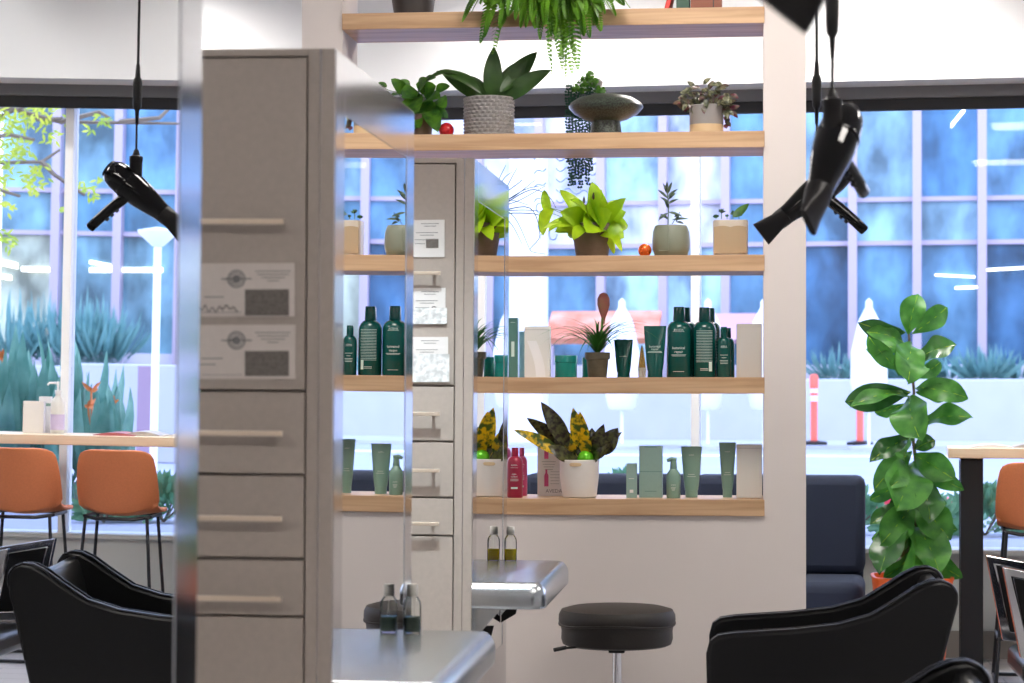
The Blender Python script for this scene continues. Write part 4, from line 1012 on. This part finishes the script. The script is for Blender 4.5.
# textured pot
o = at(489, 1, 9.14); k = pxm(489)
t = thing('potted_aloe', 'broad leaved plant in a grey pot with raised scale pattern', 'potted plant', o)
R_ = 24*k; H_ = 40*k
lathe_obj('pot', [(.001, 0), (R_*.97, 0), (R_, .003), (R_, H_-.002), (R_*.98, H_), (R_*.93, H_), (R_*.92, H_-.03), (.001, H_-.03)], o, MT['potgrey'], t)
bp_ = MB(); rows_ = 11; nn = 26
for r_ in range(rows_):
    for j in range(nn):
        a_ = 2*PI*(j+.5*(r_ % 2))/nn; z_ = o.z + H_*(r_+.5)/rows_; hw = 2*PI/nn*.52
        vs = []
        for g in range(5):
            qa = a_-hw+2*hw*g/4; lift = .008*sin(PI*g/4)
            for zz, l2 in ((-.5, .2), (0.1, 1), (.45, .1)):
                rr_ = R_+.0006+lift*l2; vs.append((o.x+rr_*cos(qa), o.y+rr_*sin(qa), z_+zz*H_/rows_))
        bp_.add(vs, [(g*3+h_, (g+1)*3+h_, (g+1)*3+h_+1, g*3+h_+1) for g in range(4) for h_ in range(2)])
bp_.build('scale_pattern', MT['potgrey'], t)
A = MB(); k2 = k
for (bx_, by_, tx_, ty_, w_, dr, dy_) in ((492,98,494,47,19,.06,0),(500,98,537,52,21,-.12,.02),(506,98,551,70,19,-.16,-.03),(486,98,440,70,20,-.25,-.02),(498,98,518,62,17,-.05,.06),(490,98,462,76,16,-.12,.06)):
    A.leaf(P(bx_, by_+2, 9.14), P(tx_, ty_, 9.14+dy_), w_*k, (-.1 if tx_ < 490 else .1, -1, .35), droop=.1, fold=.25, n=12, shape='ovate')
A.leaf(P(482,94,9.10), P(436,71,9.05), 13*k, (0,-1,1), droop=.12, fold=.2, n=10, shape='ovate')
A.leaf(P(462,75,9.08), P(424,84,9.04), 9*k, (0,-.8,1), droop=.2, fold=.2, n=10, shape='ovate')
A.leaf(P(500,92,9.1), P(528,60,9.12), 12*k, (.2,-1,.4), droop=-.1, fold=.25, n=10, shape='ovate')
A.build('leaves', MT['darkleaf'], t)
# mushroom bowl
o = at(606, 1, 9.15); k = pxm(606)
t = thing('pedestal_planter', 'dark speckled mushroom shaped planter in the middle of its shelf', 'planter', o)
lathe_obj('pedestal', [(.001, 0), (16.3*k, 0), (16*k, 2*k), (14.5*k, 14*k), (14.5*k, 17*k), (.001, 17*k)], o, MT['mushroom'], t)
lathe_obj('bowl', [(14*k, 15*k), (22*k, 17.5*k), (32*k, 23*k), (37*k, 28.5*k), (37.3*k, 30.5*k), (35*k, 34*k), (27*k, 39*k), (14*k, 42*k), (8*k, 42.5*k), (.001, 40*k)], o, MT['mushroom'], t)
iv = MB(); rnd = random.Random(9)
for j in range(90):
    a_ = rnd.random(); b_ = P(577+26*a_+rnd.uniform(-3, 3), 90-20*sin(PI*min(1, a_*1.1))*rnd.uniform(.1, 1)+2, 9.15+rnd.uniform(-.05, .05))
    d_ = Vector((rnd.uniform(-1, 1), rnd.uniform(-1, 0), rnd.uniform(-.5, 1))).normalized()
    iv.leaf(b_, b_+d_*5*k, 4*k, n=4, shape='heart')
iv.build('ivy_leaves', MT['pothos'], t)
MB().lathe([(.001, 0), (5*k, 2*k), (6*k, 6*k), (3*k, 9*k), (.001, 10*k)], P(597, 88, 9.15), 12).build('stone', MT['potgrey'], t)
# bead vine hanging behind
o = at(579, 1, 9.30)
t = thing('trailing_vine', 'bead leaved vine trailing down behind the planter to the lime plant', 'plant', P(579, 80, 9.40))
vn = MB(); rnd = random.Random(11); S = MB()
for (x_, y0_, y1_) in ((568,86,162),(570.5,86,186),(573.5,88,186),(577,90,178),(580.5,88,190),(584,90,176),(588,88,186),(591,86,172)):
    for yy in range(int(y0_), int(y1_), 3):
        b_ = P(x_+rnd.uniform(-1, 1), yy, 9.45+rnd.uniform(-.02, .02)); s_ = 1 if rnd.random() > .5 else -1
        for s_ in (-1, 1): vn.leaf(b_, b_+Vector((s_*2.9*k, -.004, rnd.uniform(-1.8, .6)*k)), 3.2*k, n=4)
    S.tube([P(x_, y0_-4, 9.45), P(x_, y1_, 9.45)], .0007, 4)
pp = P(579, 88, 9.45)
for x_ in (568, 573, 579, 585, 591): S.tube([P(598, 91, 9.15), P(588+.3*(x_-579), 80, 9.27), P(x_, 80, 9.40), P(x_, 88, 9.45)], .0016, 5)
S.build('stems', MT['vine'], t); vn.build('bead_leaves', MT['vine'], t)
# tradescantia
o = at(706.5, 1, 9.14); k = pxm(706)
t = thing('potted_tradescantia', 'purple and green leafy plant in a two-tone pot near the shelf end', 'potted plant', o)
lathe_obj('pot', [(.001, 10*k), (17*k, 10*k), (17*k, 29*k), (16*k, 30*k), (15.5*k, 26*k), (.001, 26*k)], o, MT['potgrey'], t)
lathe_obj('pot_band', [(.001, 0), (16.4*k, 0), (17.05*k, .003), (17.05*k, 10.3*k), (.001, 10.3*k)], o, MT['sand'], t)
A, B = MB(), MB(); rnd = random.Random(21)
for j in range(95):
    a_ = rnd.uniform(0, PI); rr_ = rnd.uniform(.1, 1); x_ = 706+30*cos(a_)*rr_; y_ = 108-26*sin(a_)*rr_ + (8 if abs(x_-706) > 18 else 0)*rnd.random()
    b_ = P(x_, y_, 9.14+rnd.uniform(-.07, .05)); dx_ = (x_-706)/30
    d_ = Vector((dx_+rnd.uniform(-.5, .5), -.3+rnd.uniform(-.5, .3), rnd.uniform(-.7, .5))).normalized()
    (A if rnd.random() < .62 and abs(dx_) < .75 else B).leaf(b_, b_+d_*10*k, 5.5*k, (0, -1, .6), droop=.1, n=5)
for j in range(9): b_ = P(726+rnd.uniform(-2, 2), 108+2*j, 9.12); B.leaf(b_, b_+Vector((rnd.uniform(-.02, .02), -.01, -.02)), 5*k, n=5)
A.build('striped_leaves', leafmat('silver_striped_leaf', (.05, .06, .03), (.20, .20, .11), 60, .15, tl=.1), t); B.build('purple_leaves', MT['purple'], t)

# ---- top shelf (index 0)
o = at(413.5, 0, 9.15); k = pxm(413)
t = thing('plant_pot', 'dark charcoal pot at the left end of the topmost shelf', 'pot', o)
lathe_obj('pot_body', [(.001, 0), (18*k, 0), (19*k, .003), (25*k, 40*k), (24*k, 40*k), (22*k, 34*k), (.001, 34*k)], o, MT['potdark'], t)
MB().lathe([(.001, 0), (22*k, 0)], o+Vector((0, 0, 35*k)), 20, caps=False).build('soil', MT['soil'], t)
o = at(545, 0, 9.14)
t = thing('potted_fern', 'big bright green fern spilling over the topmost shelf', 'potted plant', o)
lathe_obj('pot', [(.001, 0), (24*k, 0), (34*k, 36*k), (32*k, 37*k), (.001, 33*k)], o, MT['potbrown'], t)
fr = MB(); rnd = random.Random(33); c = o+Vector((0, -.03, 38*k))
def frond(pts, lw):
    n_ = 34; sm_ = []
    for j in range(n_+1):
        q = j/n_*(len(pts)-1); a_ = min(int(q), len(pts)-2); u_ = q-a_
        p0, p1, p2, p3 = pts[max(0, a_-1)], pts[a_], pts[a_+1], pts[min(len(pts)-1, a_+2)]
        sm_.append(.5*((2*p1)+(-p0+p2)*u_+(2*p0-5*p1+4*p2-p3)*u_*u_+(-p0+3*p1-3*p2+p3)*u_**3))
    fr.tube(sm_, .0009, 4)
    rv = Vector((rnd.uniform(-1, 1), rnd.uniform(-1, .2), .4)).normalized()
    for j in range(3, n_):
        q = j/n_; tg = (sm_[j+1]-sm_[j-1]).normalized(); sd = tg.cross(rv).normalized(); w_ = lw*sin(PI*min(1, q**.6*.98+.02))**.7*1.0
        for s_ in (-1, 1):
            fr.leaf(sm_[j], sm_[j]+(sd*s_+tg*.35).normalized()*w_+Vector((0, 0, -.15*w_)), .0125, rv, n=3, fold=.1)
ends = [(465,14,.0),(462,22,.1),(492,55,0),(484,38,0),(480,44,0),(500,30,-.02),(530,20,0),(540,40,0),(548,48,-.02),(552,76,0),(560,60,0),(566,78,0),(572,50,0),(578,70,0),(575,62,0),(585,34,0),(590,38,0),(597,22,0),(605,14,0),(616,16,0),(630,8,0),(560,30,0),(545,25,0),(555,15,0),(570,20,0),(535,10,0),(515,12,0),(500,8,0),(480,4,0),(600,4,0),(612,2,0),(562,70,0),(557,50,0),(550,62,0),(566,40,0),(582,48,0),(520,22,0),(508,16,0),(576,12,0),(588,16,0),(566,66,0),(572,74,0),(555,36,0),(562,24,0),(540,4,0),(526,2,0),(570,2,0),(584,2,0)]
ends = ends + [(e[0]+rnd.uniform(-14, 14), max(2, e[1]*rnd.uniform(.45, .95)), 0) for e in ends] + [(rnd.uniform(520, 600), rnd.uniform(0, 30), 0) for _ in range(26)]
for (ex, ey, _) in ends:
    Ye = 8.93-rnd.uniform(0, .07) if ey > 0 else 9.0
    mid = P((545+ex)/2*.6+ex*.4, -28-rnd.uniform(0, 10)+.12*abs(ex-545), 9.02-rnd.uniform(0, .06)); near = P(ex+(545-ex)*.12, (ey-12)*.5-4, Ye+.01)
    frond([c, mid, near, P(ex, ey, Ye)], rnd.uniform(8, 12)*k)
for j in range(16):
    a_ = rnd.uniform(0, 2*PI); frond([c, c+Vector((cos(a_)*.08, sin(a_)*.05, .12)), c+Vector((cos(a_)*.25, sin(a_)*.12, .08))], 7*k)
fr.build('fronds', MT['fern'], t)
# books and box
a = at(665, 0, 9.1); k = pxm(670)
m_ = Matrix.Translation(a) @ Matrix.Rotation(math.radians(14), 4, 'Y')
o = MB().box((0, -.09, 0.002), (.018, .09, .22), m_).build('book', MT['red'], org=a, smooth=False, bevel=.002); setprops(o, 'leaning red book at the right of the topmost shelf', 'book')
a = at(677, 0, 9.12)
o = MB().box((a.x, a.y-.09, a.z), (a.x+.05, a.y+.09, a.z+.2)).build('book', MT['greenbk'], org=a, smooth=False, bevel=.002); setprops(o, 'dark green book between the red book and brown box', 'book')
a, b = at(691, 0, 9.12), at(722, 0, 9.12)
t = thing('wooden_box', 'reddish brown wooden box on the topmost shelf', 'box', (a+b)/2)
MB().box((a.x, 9.03, a.z), (b.x, 9.2, a.z+.16)).build('box_body', MT['brown'], t, smooth=False, bevel=.003)
MB().box((a.x+(b.x-a.x)*.72, 9.028, a.z+.001), (a.x+(b.x-a.x)*.75, 9.03, a.z+.158)).build('seam', MT['gap'], t, smooth=False)

# ---- wavy window decal
dc = MB(); v_ = .022
for r_ in range(8):
    y_ = 158+10.5*r_; x0_ = 556 if r_ < 5 else 556+6*(r_-4)
    dc.tube([WO+WU*E(x_, 0, v_).x+WV*v_+Vector((0, 0, E(x_, y_+2.6*sin((x_-x0_)/12*2*PI*.75)+(x_-556)*.12, v_).z)) for x_ in range(int(x0_), 598, 2)], .003, 5)
for r_ in range(4):
    y_ = 160+14*r_
    dc.tube([EW(E(x_, 0, v_).x, v_, E(x_, y_+2*sin(x_*.5)-(x_-534)*.5, v_).z) for x_ in range(534, 547, 2)], .003, 5)
for (cx_, cy_, rx_, ry_) in ((540, 208, 4, 5), (551, 219, 5, 8), (542, 226, 4, 6), (553, 234, 4, 6)):
    dc.tube([EW(E(cx_+rx_*cos(q*.35), 0, v_).x, v_, E(cx_, cy_+ry_*sin(q*.35), v_).z) for q in range(17)], .003, 5)
o = dc.build('window_decal', MT['decal'], org=EW(E(565, 200, 0).x, v_, E(565, 200, 0).z)); setprops(o, 'periwinkle wavy line decal on the window behind the lime plant', 'decal')

# ================================================================ OUTDOORS
GZ = .5
def ws(name, mb, m, **k): return struct(name, wl(mb), m, smooth=False, **k)
ws('ground_street', MB().box((-30, .25, GZ-.2), (40, 60, GZ)), MT['street'])
o = wl(MB().box((-30, 4.0, GZ), (40, 4.25, GZ+.12))).build('red_curb', MT['curb'], smooth=False, bevel=.02); o['kind'] = 'structure'
o = wl(MB().box((-30, 4.25, GZ), (40, 5.6, GZ+.11))).build('sidewalk', MT['conc'], smooth=False); o['kind'] = 'structure'
for v in (17.0,):
    o = wl(MB().box((-30, v, GZ), (40, v+.5, GZ+.006))).build('road_line', MT['pavew'], smooth=False); o['kind'] = 'structure'
# planter wall
PV = 23.5; pz = E(900, 379, PV).z
o = wl(MB().box((-14, PV, GZ), (30, PV+.35, pz))).build('planter_wall', MT['conc'], smooth=False, bevel=.03); o['kind'] = 'structure'
ws('ground_planter', MB().box((-14, PV+.35, GZ), (30, 27.6, pz-.12)), MT['soil'])
ws('ground_terrace', MB().box((-30, 20.6, GZ), (40, PV, GZ+.05)), MT['conc'])
# building
BV = 28.0
mx0 = E(541, 200, BV).x; dx_ = (E(917, 200, BV).x-mx0)/6
zA, zB = E(870, 200, BV).z, E(870, 243.5, BV).z
zg = GZ; ztp = 12.0
t = wthing('office_building', 'blue glass office building with lilac mullions across the street', 'building', 3, BV)
n0, n1 = -4, 14
MB().box((mx0+n0*dx_-.5, BV+3, zg), (mx0+n1*dx_+.5, BV+3.3, ztp)).build('core_wall', MT['facade'], t, smooth=False)
MB().box((mx0+n0*dx_-.5, BV, ztp), (mx0+n1*dx_+.5, BV+3.3, ztp+.4)).build('roof', MT['facade'], t, smooth=False)
MB().box((mx0+n0*dx_-.5, BV-.02, zg), (mx0+n1*dx_+.5, BV+.3, 1.75)).build('base_wall', MT['facade'], t, smooth=False)
rnd = random.Random(4)
hb = MB()
for z in (zA, zB, zA+2.6, zA+3.4): hb.box((mx0+n0*dx_, BV-.10, z-.04), (mx0+n1*dx_, BV+.05, z+.04))
hb.build('transom', MT['mullo'], t, smooth=False)
for j in range(n0, n1):
    u = mx0+j*dx_
    MB().box((u-.075, BV-.28, 1.55), (u+.075, BV+.05, ztp)).build('mullion', MT['mullo'], t, smooth=False)
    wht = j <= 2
    right = j >= 8
    def pick(L): return rnd.choice(L)
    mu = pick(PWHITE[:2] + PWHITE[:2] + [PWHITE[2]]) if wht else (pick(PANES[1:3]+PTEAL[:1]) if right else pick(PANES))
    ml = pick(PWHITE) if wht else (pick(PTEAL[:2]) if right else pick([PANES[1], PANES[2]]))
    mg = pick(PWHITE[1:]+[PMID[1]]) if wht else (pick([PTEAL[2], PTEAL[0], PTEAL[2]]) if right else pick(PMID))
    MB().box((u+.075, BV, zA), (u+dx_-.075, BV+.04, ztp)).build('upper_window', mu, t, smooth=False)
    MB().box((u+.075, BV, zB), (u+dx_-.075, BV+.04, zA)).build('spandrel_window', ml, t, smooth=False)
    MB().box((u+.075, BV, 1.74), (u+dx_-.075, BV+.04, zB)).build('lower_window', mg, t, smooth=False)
# strip lamps glowing behind the facade glass
def strip(p0, p1, mir, hgt=.06):
    a, b = E(p0[0], p0[1], BV-.02, mir), E(p1[0], p1[1], BV-.02, mir)
    if b.x < a.x: a, b = b, a
    h = Vector((0, 0, hgt)); MB().add([a-h, b-h, b+h, a+h, a-h-Vector((0,.03,0)), b-h-Vector((0,.03,0)), b+h-Vector((0,.03,0)), a+h-Vector((0,.03,0))], [(0,1,2,3),(7,6,5,4),(0,4,5,1),(1,5,6,2),(2,6,7,3),(3,7,4,0)]).build('strip_lamp', MT['lampon'], t, smooth=False)
strip((0, 262), (18, 266), True, .05); strip((22, 269), (60, 270), True, .04); strip((90, 262), (122, 268), True, .03); strip((90, 270), (163, 270), True, .04); strip((0, 276), (12, 278), True, .04)
strip((951, 126), (965, 109), False, .04); strip((935, 275), (975, 277), False, .015); strip((955, 288), (985, 287), False, .02); strip((985, 270), (1024, 268), False, .02)
# interior chairs / dark shapes are pane shades; orange awning and pillar
a, b = E(552, 322, 26.0), E(662, 322, 26.0); 
t = wthing('awning', 'orange canvas awning on the building seen between the teal bottles', 'awning', (a.x+b.x)/2, 26.0, GZ)
MB().prism([(25.2, E(600, 338, 25.2).z), (26.0, E(600, 311, 26).z), (26.0, E(600, 316, 26).z), (25.25, E(600, 344, 25.2).z)], 'x', a.x, b.x).build('canopy', MT['awn'], t, smooth=False)
for u in (a.x+.1, b.x-.1): MB().tube([(u, 25.3, GZ), (u, 25.3, E(600, 340, 25.2).z)], .04, 8).build('post', MT['mullo'], t)
a, b = E(712, 326, 26.0), E(775, 326, 26.0)
t = wthing('awning', 'dusky pink awning on the building right of the teal bottles', 'awning', (a.x+b.x)/2, 26.0, GZ)
MB().prism([(25.2, E(600, 340, 25.2).z), (26.0, E(600, 314, 26).z), (26.0, E(600, 318, 26).z), (25.25, E(600, 344, 25.2).z)], 'x', a.x, b.x).build('canopy', mat('dusky_awning', (.55, .32, .42), .8), t, smooth=False)
for u in (a.x+.1, b.x-.1): MB().tube([(u, 25.3, GZ), (u, 25.3, E(600, 342, 25.2).z)], .04, 8).build('post', MT['mullo'], t)
a, b = E(509, 300, 21.0), E(543, 300, 21.0)
o = wl(MB().box((a.x, 21.0, GZ+.05), (b.x, 21.5, 5.0))).build('concrete_pillar', MT['canvas'], smooth=False, bevel=.02, org=EW((a.x+b.x)/2, 21.2, GZ)); setprops(o, 'broad white pillar outside, seen beside the second mirror', 'pillar')
# closed umbrellas
def umbrella(px, label, v=20.0):
    zt = E(px, 298, v).z; u = E(px, 300, v).x
    t = wthing('closed_umbrella', label, 'umbrella', u, v, GZ, 'closed white umbrellas across the street')
    MB().lathe([(.02, 0), (.02, zt-GZ-.1)], (u, v, GZ), 10).build('pole', MT['post'], t)
    MB().lathe([(.30, .0), (.30, .05), (.04, .08)], (u, v, GZ+.0), 20).build('base', MT['conc'], t)
    MB().lathe([(.16, .55), (.20, .60), (.26, .95), (.25, 1.35), (.15, zt-GZ-.32), (.05, zt-GZ-.13), (.05, zt-GZ-.05), (.001, zt-GZ)], (u, v, GZ), 14).build('canopy', MT['canvas'], t)
umbrella(622, 'closed white umbrella seen above the short teal tube'); umbrella(708, 'closed white umbrella seen between the big teal bottles'); umbrella(764, 'closed white umbrella seen beside the shelf wall edge'); umbrella(869, 'closed white umbrella behind the fig leaves')
# traffic markers
def marker(px, label, v=20.9):
    u = E(px, 440, v).x; H = 70*.0143*1.0; zb = GZ+.05
    t = wthing('traffic_post', label, 'traffic post', u, v, zb, 'orange traffic posts in the street')
    MB().lathe([(.20, 0), (.20, .04), (.08, .06)], (u, v, zb), 8).build('base', MT['blk'], t)
    MB().lathe([(.05, .05), (.05, .62), (.001, .62)], (u, v, zb), 14).build('tube', MT['cone'], t)
    MB().lathe([(.052, .62), (.052, .70)], (u, v, zb), 14, caps=False).build('white_band', MT['whiteb'], t)
    MB().lathe([(.055, .70), (.055, .74)], (u, v, zb), 14, caps=False).build('orange_band', MT['cone'], t)
    MB().lathe([(.052, .74), (.052, .80)], (u, v, zb), 14, caps=False).build('white_band', MT['whiteb'], t)
    MB().lathe([(.06, .80), (.065, .95), (.05, 1.0), (.001, 1.01)], (u, v, zb), 14).build('top', MT['cone'], t)
marker(814, 'orange traffic post with white bands beside the shelf wall'); marker(860, 'orange traffic post half hidden by the fig leaf')
# lamp post
u = E(157, 300, 8, True).x; zl = E(157, 236, 8, True).z
t = wthing('lamp_post', 'slim white lamp post with a disc head, seen in the left mirror', 'lamp post', u, 8, GZ)
MB().tube([(u, 8, GZ), (u, 8, zl)], .035, 12).build('pole', MT['post'], t)
MB().lathe([(.001, -.02), (.05, -.09), (.17, .02), (.18, .05), (.001, .08)], (u, 8, zl), 24).build('lamp_head', MT['post'], t)
u = E(145, 390, 10, True).x
t = wl(MB().box((u-.07, 10, GZ), (u+.07, 10.15, E(145, 366, 10, True).z))).build('wooden_post', MT['brownpost'], smooth=False, org=EW(u, 10, GZ)); setprops(t, 'short mauve post in the street, seen in the left mirror', 'post')
u0, u1 = E(78, 380, 11, True).x, E(178, 380, 11, True).x
o = wl(MB().box((min(u0, u1), 11, GZ), (max(u0, u1), 11.3, E(130, 364, 11, True).z))).build('low_wall', MT['conc'], smooth=False, bevel=.02, org=EW((u0+u1)/2, 11, GZ)); setprops(o, 'low pale concrete wall outside, seen in the left mirror', 'wall')
# plants outdoors
def clump(name, label, cat, u, v, z, n, h, spread, wd, m, seed, group=None, flowers=0, lean=.5):
    rnd = random.Random(seed)
    t = wthing(name, label, cat, u, v, z, group)
    A = MB()
    for j in range(n):
        a = rnd.uniform(0, 2*PI); r_ = rnd.uniform(0, spread*.35); L_ = h*rnd.uniform(.6, 1.05); q = rnd.uniform(.1, lean)
        b = Vector((u+r_*cos(a), v+r_*sin(a), z)); tp = b+Vector((cos(a)*spread*q*1.4, sin(a)*spread*q*1.2, L_*(1-.35*q)))
        st = b+(tp-b)*.35
        A.tube([b, st], wd*.06, 4)
        A.leaf(st, tp, wd*rnd.uniform(.7, 1.1), (cos(a), sin(a)-.5, .7), droop=.10, fold=.25, n=6, shape='ovate' if wd > .08 else 'strap')
    A.build('leaves', m, t)
    if flowers:
        Fm = MB()
        for j in range(flowers):
            a = rnd.uniform(0, 2*PI); c_ = Vector((u+cos(a)*spread*.5, v+sin(a)*spread*.3, z+h*rnd.uniform(.75, .95)))
            for g in range(5): Fm.leaf(c_, c_+Vector((rnd.uniform(-.06, .08), rnd.uniform(-.05, .05), rnd.uniform(.0, .08))), .025, n=4)
            Fm.tube([(c_.x, c_.y, c_.z), (u, v, z+.1)], .008, 5)
        Fm.build('flowers', MT['flower'], t)
GP = 'plants in the street beds'
for (px_, v_, h_py, n_, sd, lab, s_) in ((8, 3.0, 320, 90, 1, 'large bird of paradise clump, leftmost in the left mirror', 1.0), (42, 3.1, 328, 90, 2, 'large bird of paradise clump behind the counter bottles in the left mirror', .9), (97, 2.6, 372, 45, 3, 'lower bird of paradise clump with orange flowers right of the window bar', .6)):
    u = E(px_, 400, v_, True).x; z_ = GZ
    clump('bird_of_paradise', lab, 'plant', u, v_, z_, n_, E(px_, h_py, v_, True).z-z_, s_*.6, .11, MT['bird'], sd, GP, flowers=3 if sd == 3 else 1)
for j, (px_, v_, top) in enumerate(((835, 24.6, 340), (870, 24.8, 350), (905, 24.5, 345), (950, 24.8, 342), (985, 24.5, 338), (1018, 24.8, 345))):
    u = E(px_, 380, v_).x
    clump('grass_clump', ['blue green grass clump on the planter wall beside the shelf wall', 'blue green grass clump on the planter wall left of the fig', 'blue green grass clump on the planter wall behind the fig',
        'blue green grass clump on the planter wall right of the fig', 'blue green grass clump on the planter wall above the counter', 'blue green grass clump on the planter wall at the right edge'][j],
        'grass', u, v_, pz-.12, 70, E(px_, top, v_).z-pz+.12, .5, .06, MT['grassm'], 20+j, GP, lean=.9)
for j, (px_, mir, hp) in enumerate(((15, True, 335), (60, True, 340), (88, True, 338), (105, True, 345))):
    u = E(px_, 360, 24.6, mir).x
    clump('grass_clump', ['blue green grass clump across the street, far left in the left mirror', 'blue green grass clump across the street behind the window bar in the left mirror', 'bushy blue green grass right of the window bar in the left mirror', 'rightmost blue green grass clump in the left mirror'][j], 'grass', u, 24.6, pz-.12, 90, 1.0+E(px_, hp, 24.6, mir).z-pz, .6, .07, MT['grassm'], 40+j, GP, lean=.9)
def bush(px_, v_, mir, w_, h_, lab, sd):
    rnd = random.Random(sd); u = E(px_, 480, v_, mir).x; zb = GZ
    w_ *= .62; h_ *= .72
    t = wthing('low_bush', lab, 'bush', u, v_, zb, 'low bushes outside the window')
    A = MB()
    for j in range(260):
        a = rnd.uniform(0, 2*PI); e = rnd.uniform(0, PI/2); r_ = rnd.uniform(.5, 1)
        c_ = Vector((u+cos(a)*cos(e)*w_*r_, v_+sin(a)*cos(e)*w_*.6*r_, zb+sin(e)*h_*r_+.02)); d_ = Vector((cos(a)*cos(e)+rnd.uniform(-.5, .5), sin(a)*cos(e)-.2, sin(e)+rnd.uniform(-.3, .5))).normalized()
        A.leaf(c_, c_+d_*.10, .035, n=3)
    S = MB()
    for j in range(6): a = j*1.05; S.tube([(u, v_, zb), (u+cos(a)*w_*.6, v_+sin(a)*w_*.4, zb+h_*.6)], .006, 5)
    S.build('twigs', MT['bark'], t); A.build('leaves', MT['bush'], t)
for args in ((850, 2.0, False, .38, .30, 'low green bush outside, seen above the sofa back', 1), (985, 2.0, False, .4, .32, 'low green bush outside, seen under the counter end', 2), (925, 1.8, False, .3, .26, 'low green bush outside behind the fig', 3),
             (135, 1.9, True, .22, .42, 'small green bush under the low wall in the left mirror', 4), (165, 1.9, True, .35, .3, 'small green bush at the frame edge in the left mirror', 5), (625, 2.0, False, .3, .42, 'low green bush outside, seen past the white pot', 6), (105, 1.7, True, .22, .35, 'small green bush below the bird of paradise flowers', 7)):
    bush(*args)
# tree with yellow green leaves, seen in the left mirror
u0 = E(-60, 150, 5, True).x; t = wthing('street_tree', 'yellow green leaved tree outside, upper left in the mirror', 'tree', u0, 5, GZ)
rnd = random.Random(77)
S = MB(); A = MB()
S.tube([(u0, 5, GZ), (u0+.05, 5, 2.2), (u0, 5.05, 3.6)], [.09, .07, .04], 8)
brs = [((-60,120),(10,108),(60,122),(140,123),(200,124)), ((-60,200),(0,163),(42,162),(60,150)), ((-60,160),(-10,120),(30,105)), ((-60,220),(0,190),(20,196)), ((20,110),(40,120),(62,118)), ((42,162),(55,175),(85,195)), ((-30,140),(10,135),(35,140)), ((60,122),(100,112),(110,118)),((120,122),(160,118),(178,100))]
for bq in brs:
    pts_ = [E(a_, b_, 5+.2*sin(a_), True) for a_, b_ in bq]; S.tube(pts_, [.022*(1-.7*i_/len(pts_)) for i_ in range(len(pts_))], 5)
spots = [(5,115,14),(20,125,14),(10,140,16),(30,115,10),(40,108,10),(0,160,12),(30,178,12),(35,185,8),(5,180,9),(52,135,6),(45,120,8),(70,120,5),(100,118,4),(85,185,6),(92,195,4),(90,128,3),(15,108,12),(25,150,8),(155,100,4),(12,240,8),(20,150,9),(5,205,7),(100,180,4),(60,210,2),(0,235,6),(55,105,6),(38,170,8),(105,120,3)]
for (cx_, cy_, rr_) in spots:
    for j in range(int(rr_*2.2)):
        c_ = E(cx_+rnd.gauss(0, rr_*.6), cy_+rnd.gauss(0, rr_*.6), 5+rnd.uniform(-.3, .3), True)
        d_ = Vector((rnd.uniform(-1, 1), rnd.uniform(-.5, .5), rnd.uniform(-1, .3))).normalized()
        A.leaf(c_, c_+d_*.065, .022, n=3)
S.build('branches', MT['bark'], t); A.build('leaves', MT['treel'], t)

# ================================================================ LIGHT, WORLD, CAMERA
w = bpy.data.worlds.new('sky'); bpy.context.scene.world = w; w.use_nodes = True
N = w.node_tree.nodes; L = w.node_tree.links; bg = N['Background']
tc = N.new('ShaderNodeTexCoord'); sp_ = N.new('ShaderNodeSeparateXYZ'); rp = N.new('ShaderNodeValToRGB')
rp.color_ramp.elements[0].position = 0; rp.color_ramp.elements[0].color = (.74, .82, 1, 1); rp.color_ramp.elements[1].position = 1; rp.color_ramp.elements[1].color = (.42, .60, 1, 1)
L.new(tc.outputs['Generated'], sp_.inputs[0]); L.new(sp_.outputs['Z'], rp.inputs[0]); L.new(rp.outputs[0], bg.inputs['Color'])
bg.inputs['Strength'].default_value = 2.7
def fill_spot(name, loc, target, energy, size, blend, col, rad=.08):
    ld = bpy.data.lights.new(name, 'SPOT'); ld.energy = energy; ld.spot_size = math.radians(size); ld.spot_blend = blend; ld.color = col; ld.shadow_soft_size = rad
    o = bpy.data.objects.new(name, ld); C.objects.link(o); o.location = loc
    o.rotation_euler = (Vector(target)-Vector(loc)).to_track_quat('-Z', 'Y').to_euler()
fill_spot('cabinet_fill_spot', (-.9, 5.95, 3.5), (-1.15, 7.04, .62), 240, 30, .9, (.85, .95, 1))  # added unseen spot that brightens the lower front of the second cabinet

cam = bpy.data.cameras.new('camera'); co = bpy.data.objects.new('camera', cam); C.objects.link(co)
co.location = EYE; co.rotation_euler = (PI/2, 0, TH)
cam.sensor_width = 36; cam.lens = 36*F/1024; cam.shift_y = 43.5/1024; cam.clip_start = .05; cam.clip_end = 500
cam.dof.use_dof = True; cam.dof.focus_distance = 9.0; cam.dof.aperture_fstop = 5.8
sc = bpy.context.scene; sc.camera = co
sc.view_settings.view_transform = 'Standard'; sc.view_settings.look = 'None'; sc.view_settings.gamma = 1; sc.view_settings.use_curve_mapping = False
sc.view_settings.exposure = .80
sc.cycles.use_denoising = True
sc.cycles.max_bounces = 10; sc.cycles.glossy_bounces = 6; sc.cycles.transparent_max_bounces = 16; sc.cycles.transmission_bounces = 8
sc.cycles.caustics_reflective = False; sc.cycles.caustics_refractive = False
sc.cycles.sample_clamp_indirect = 6
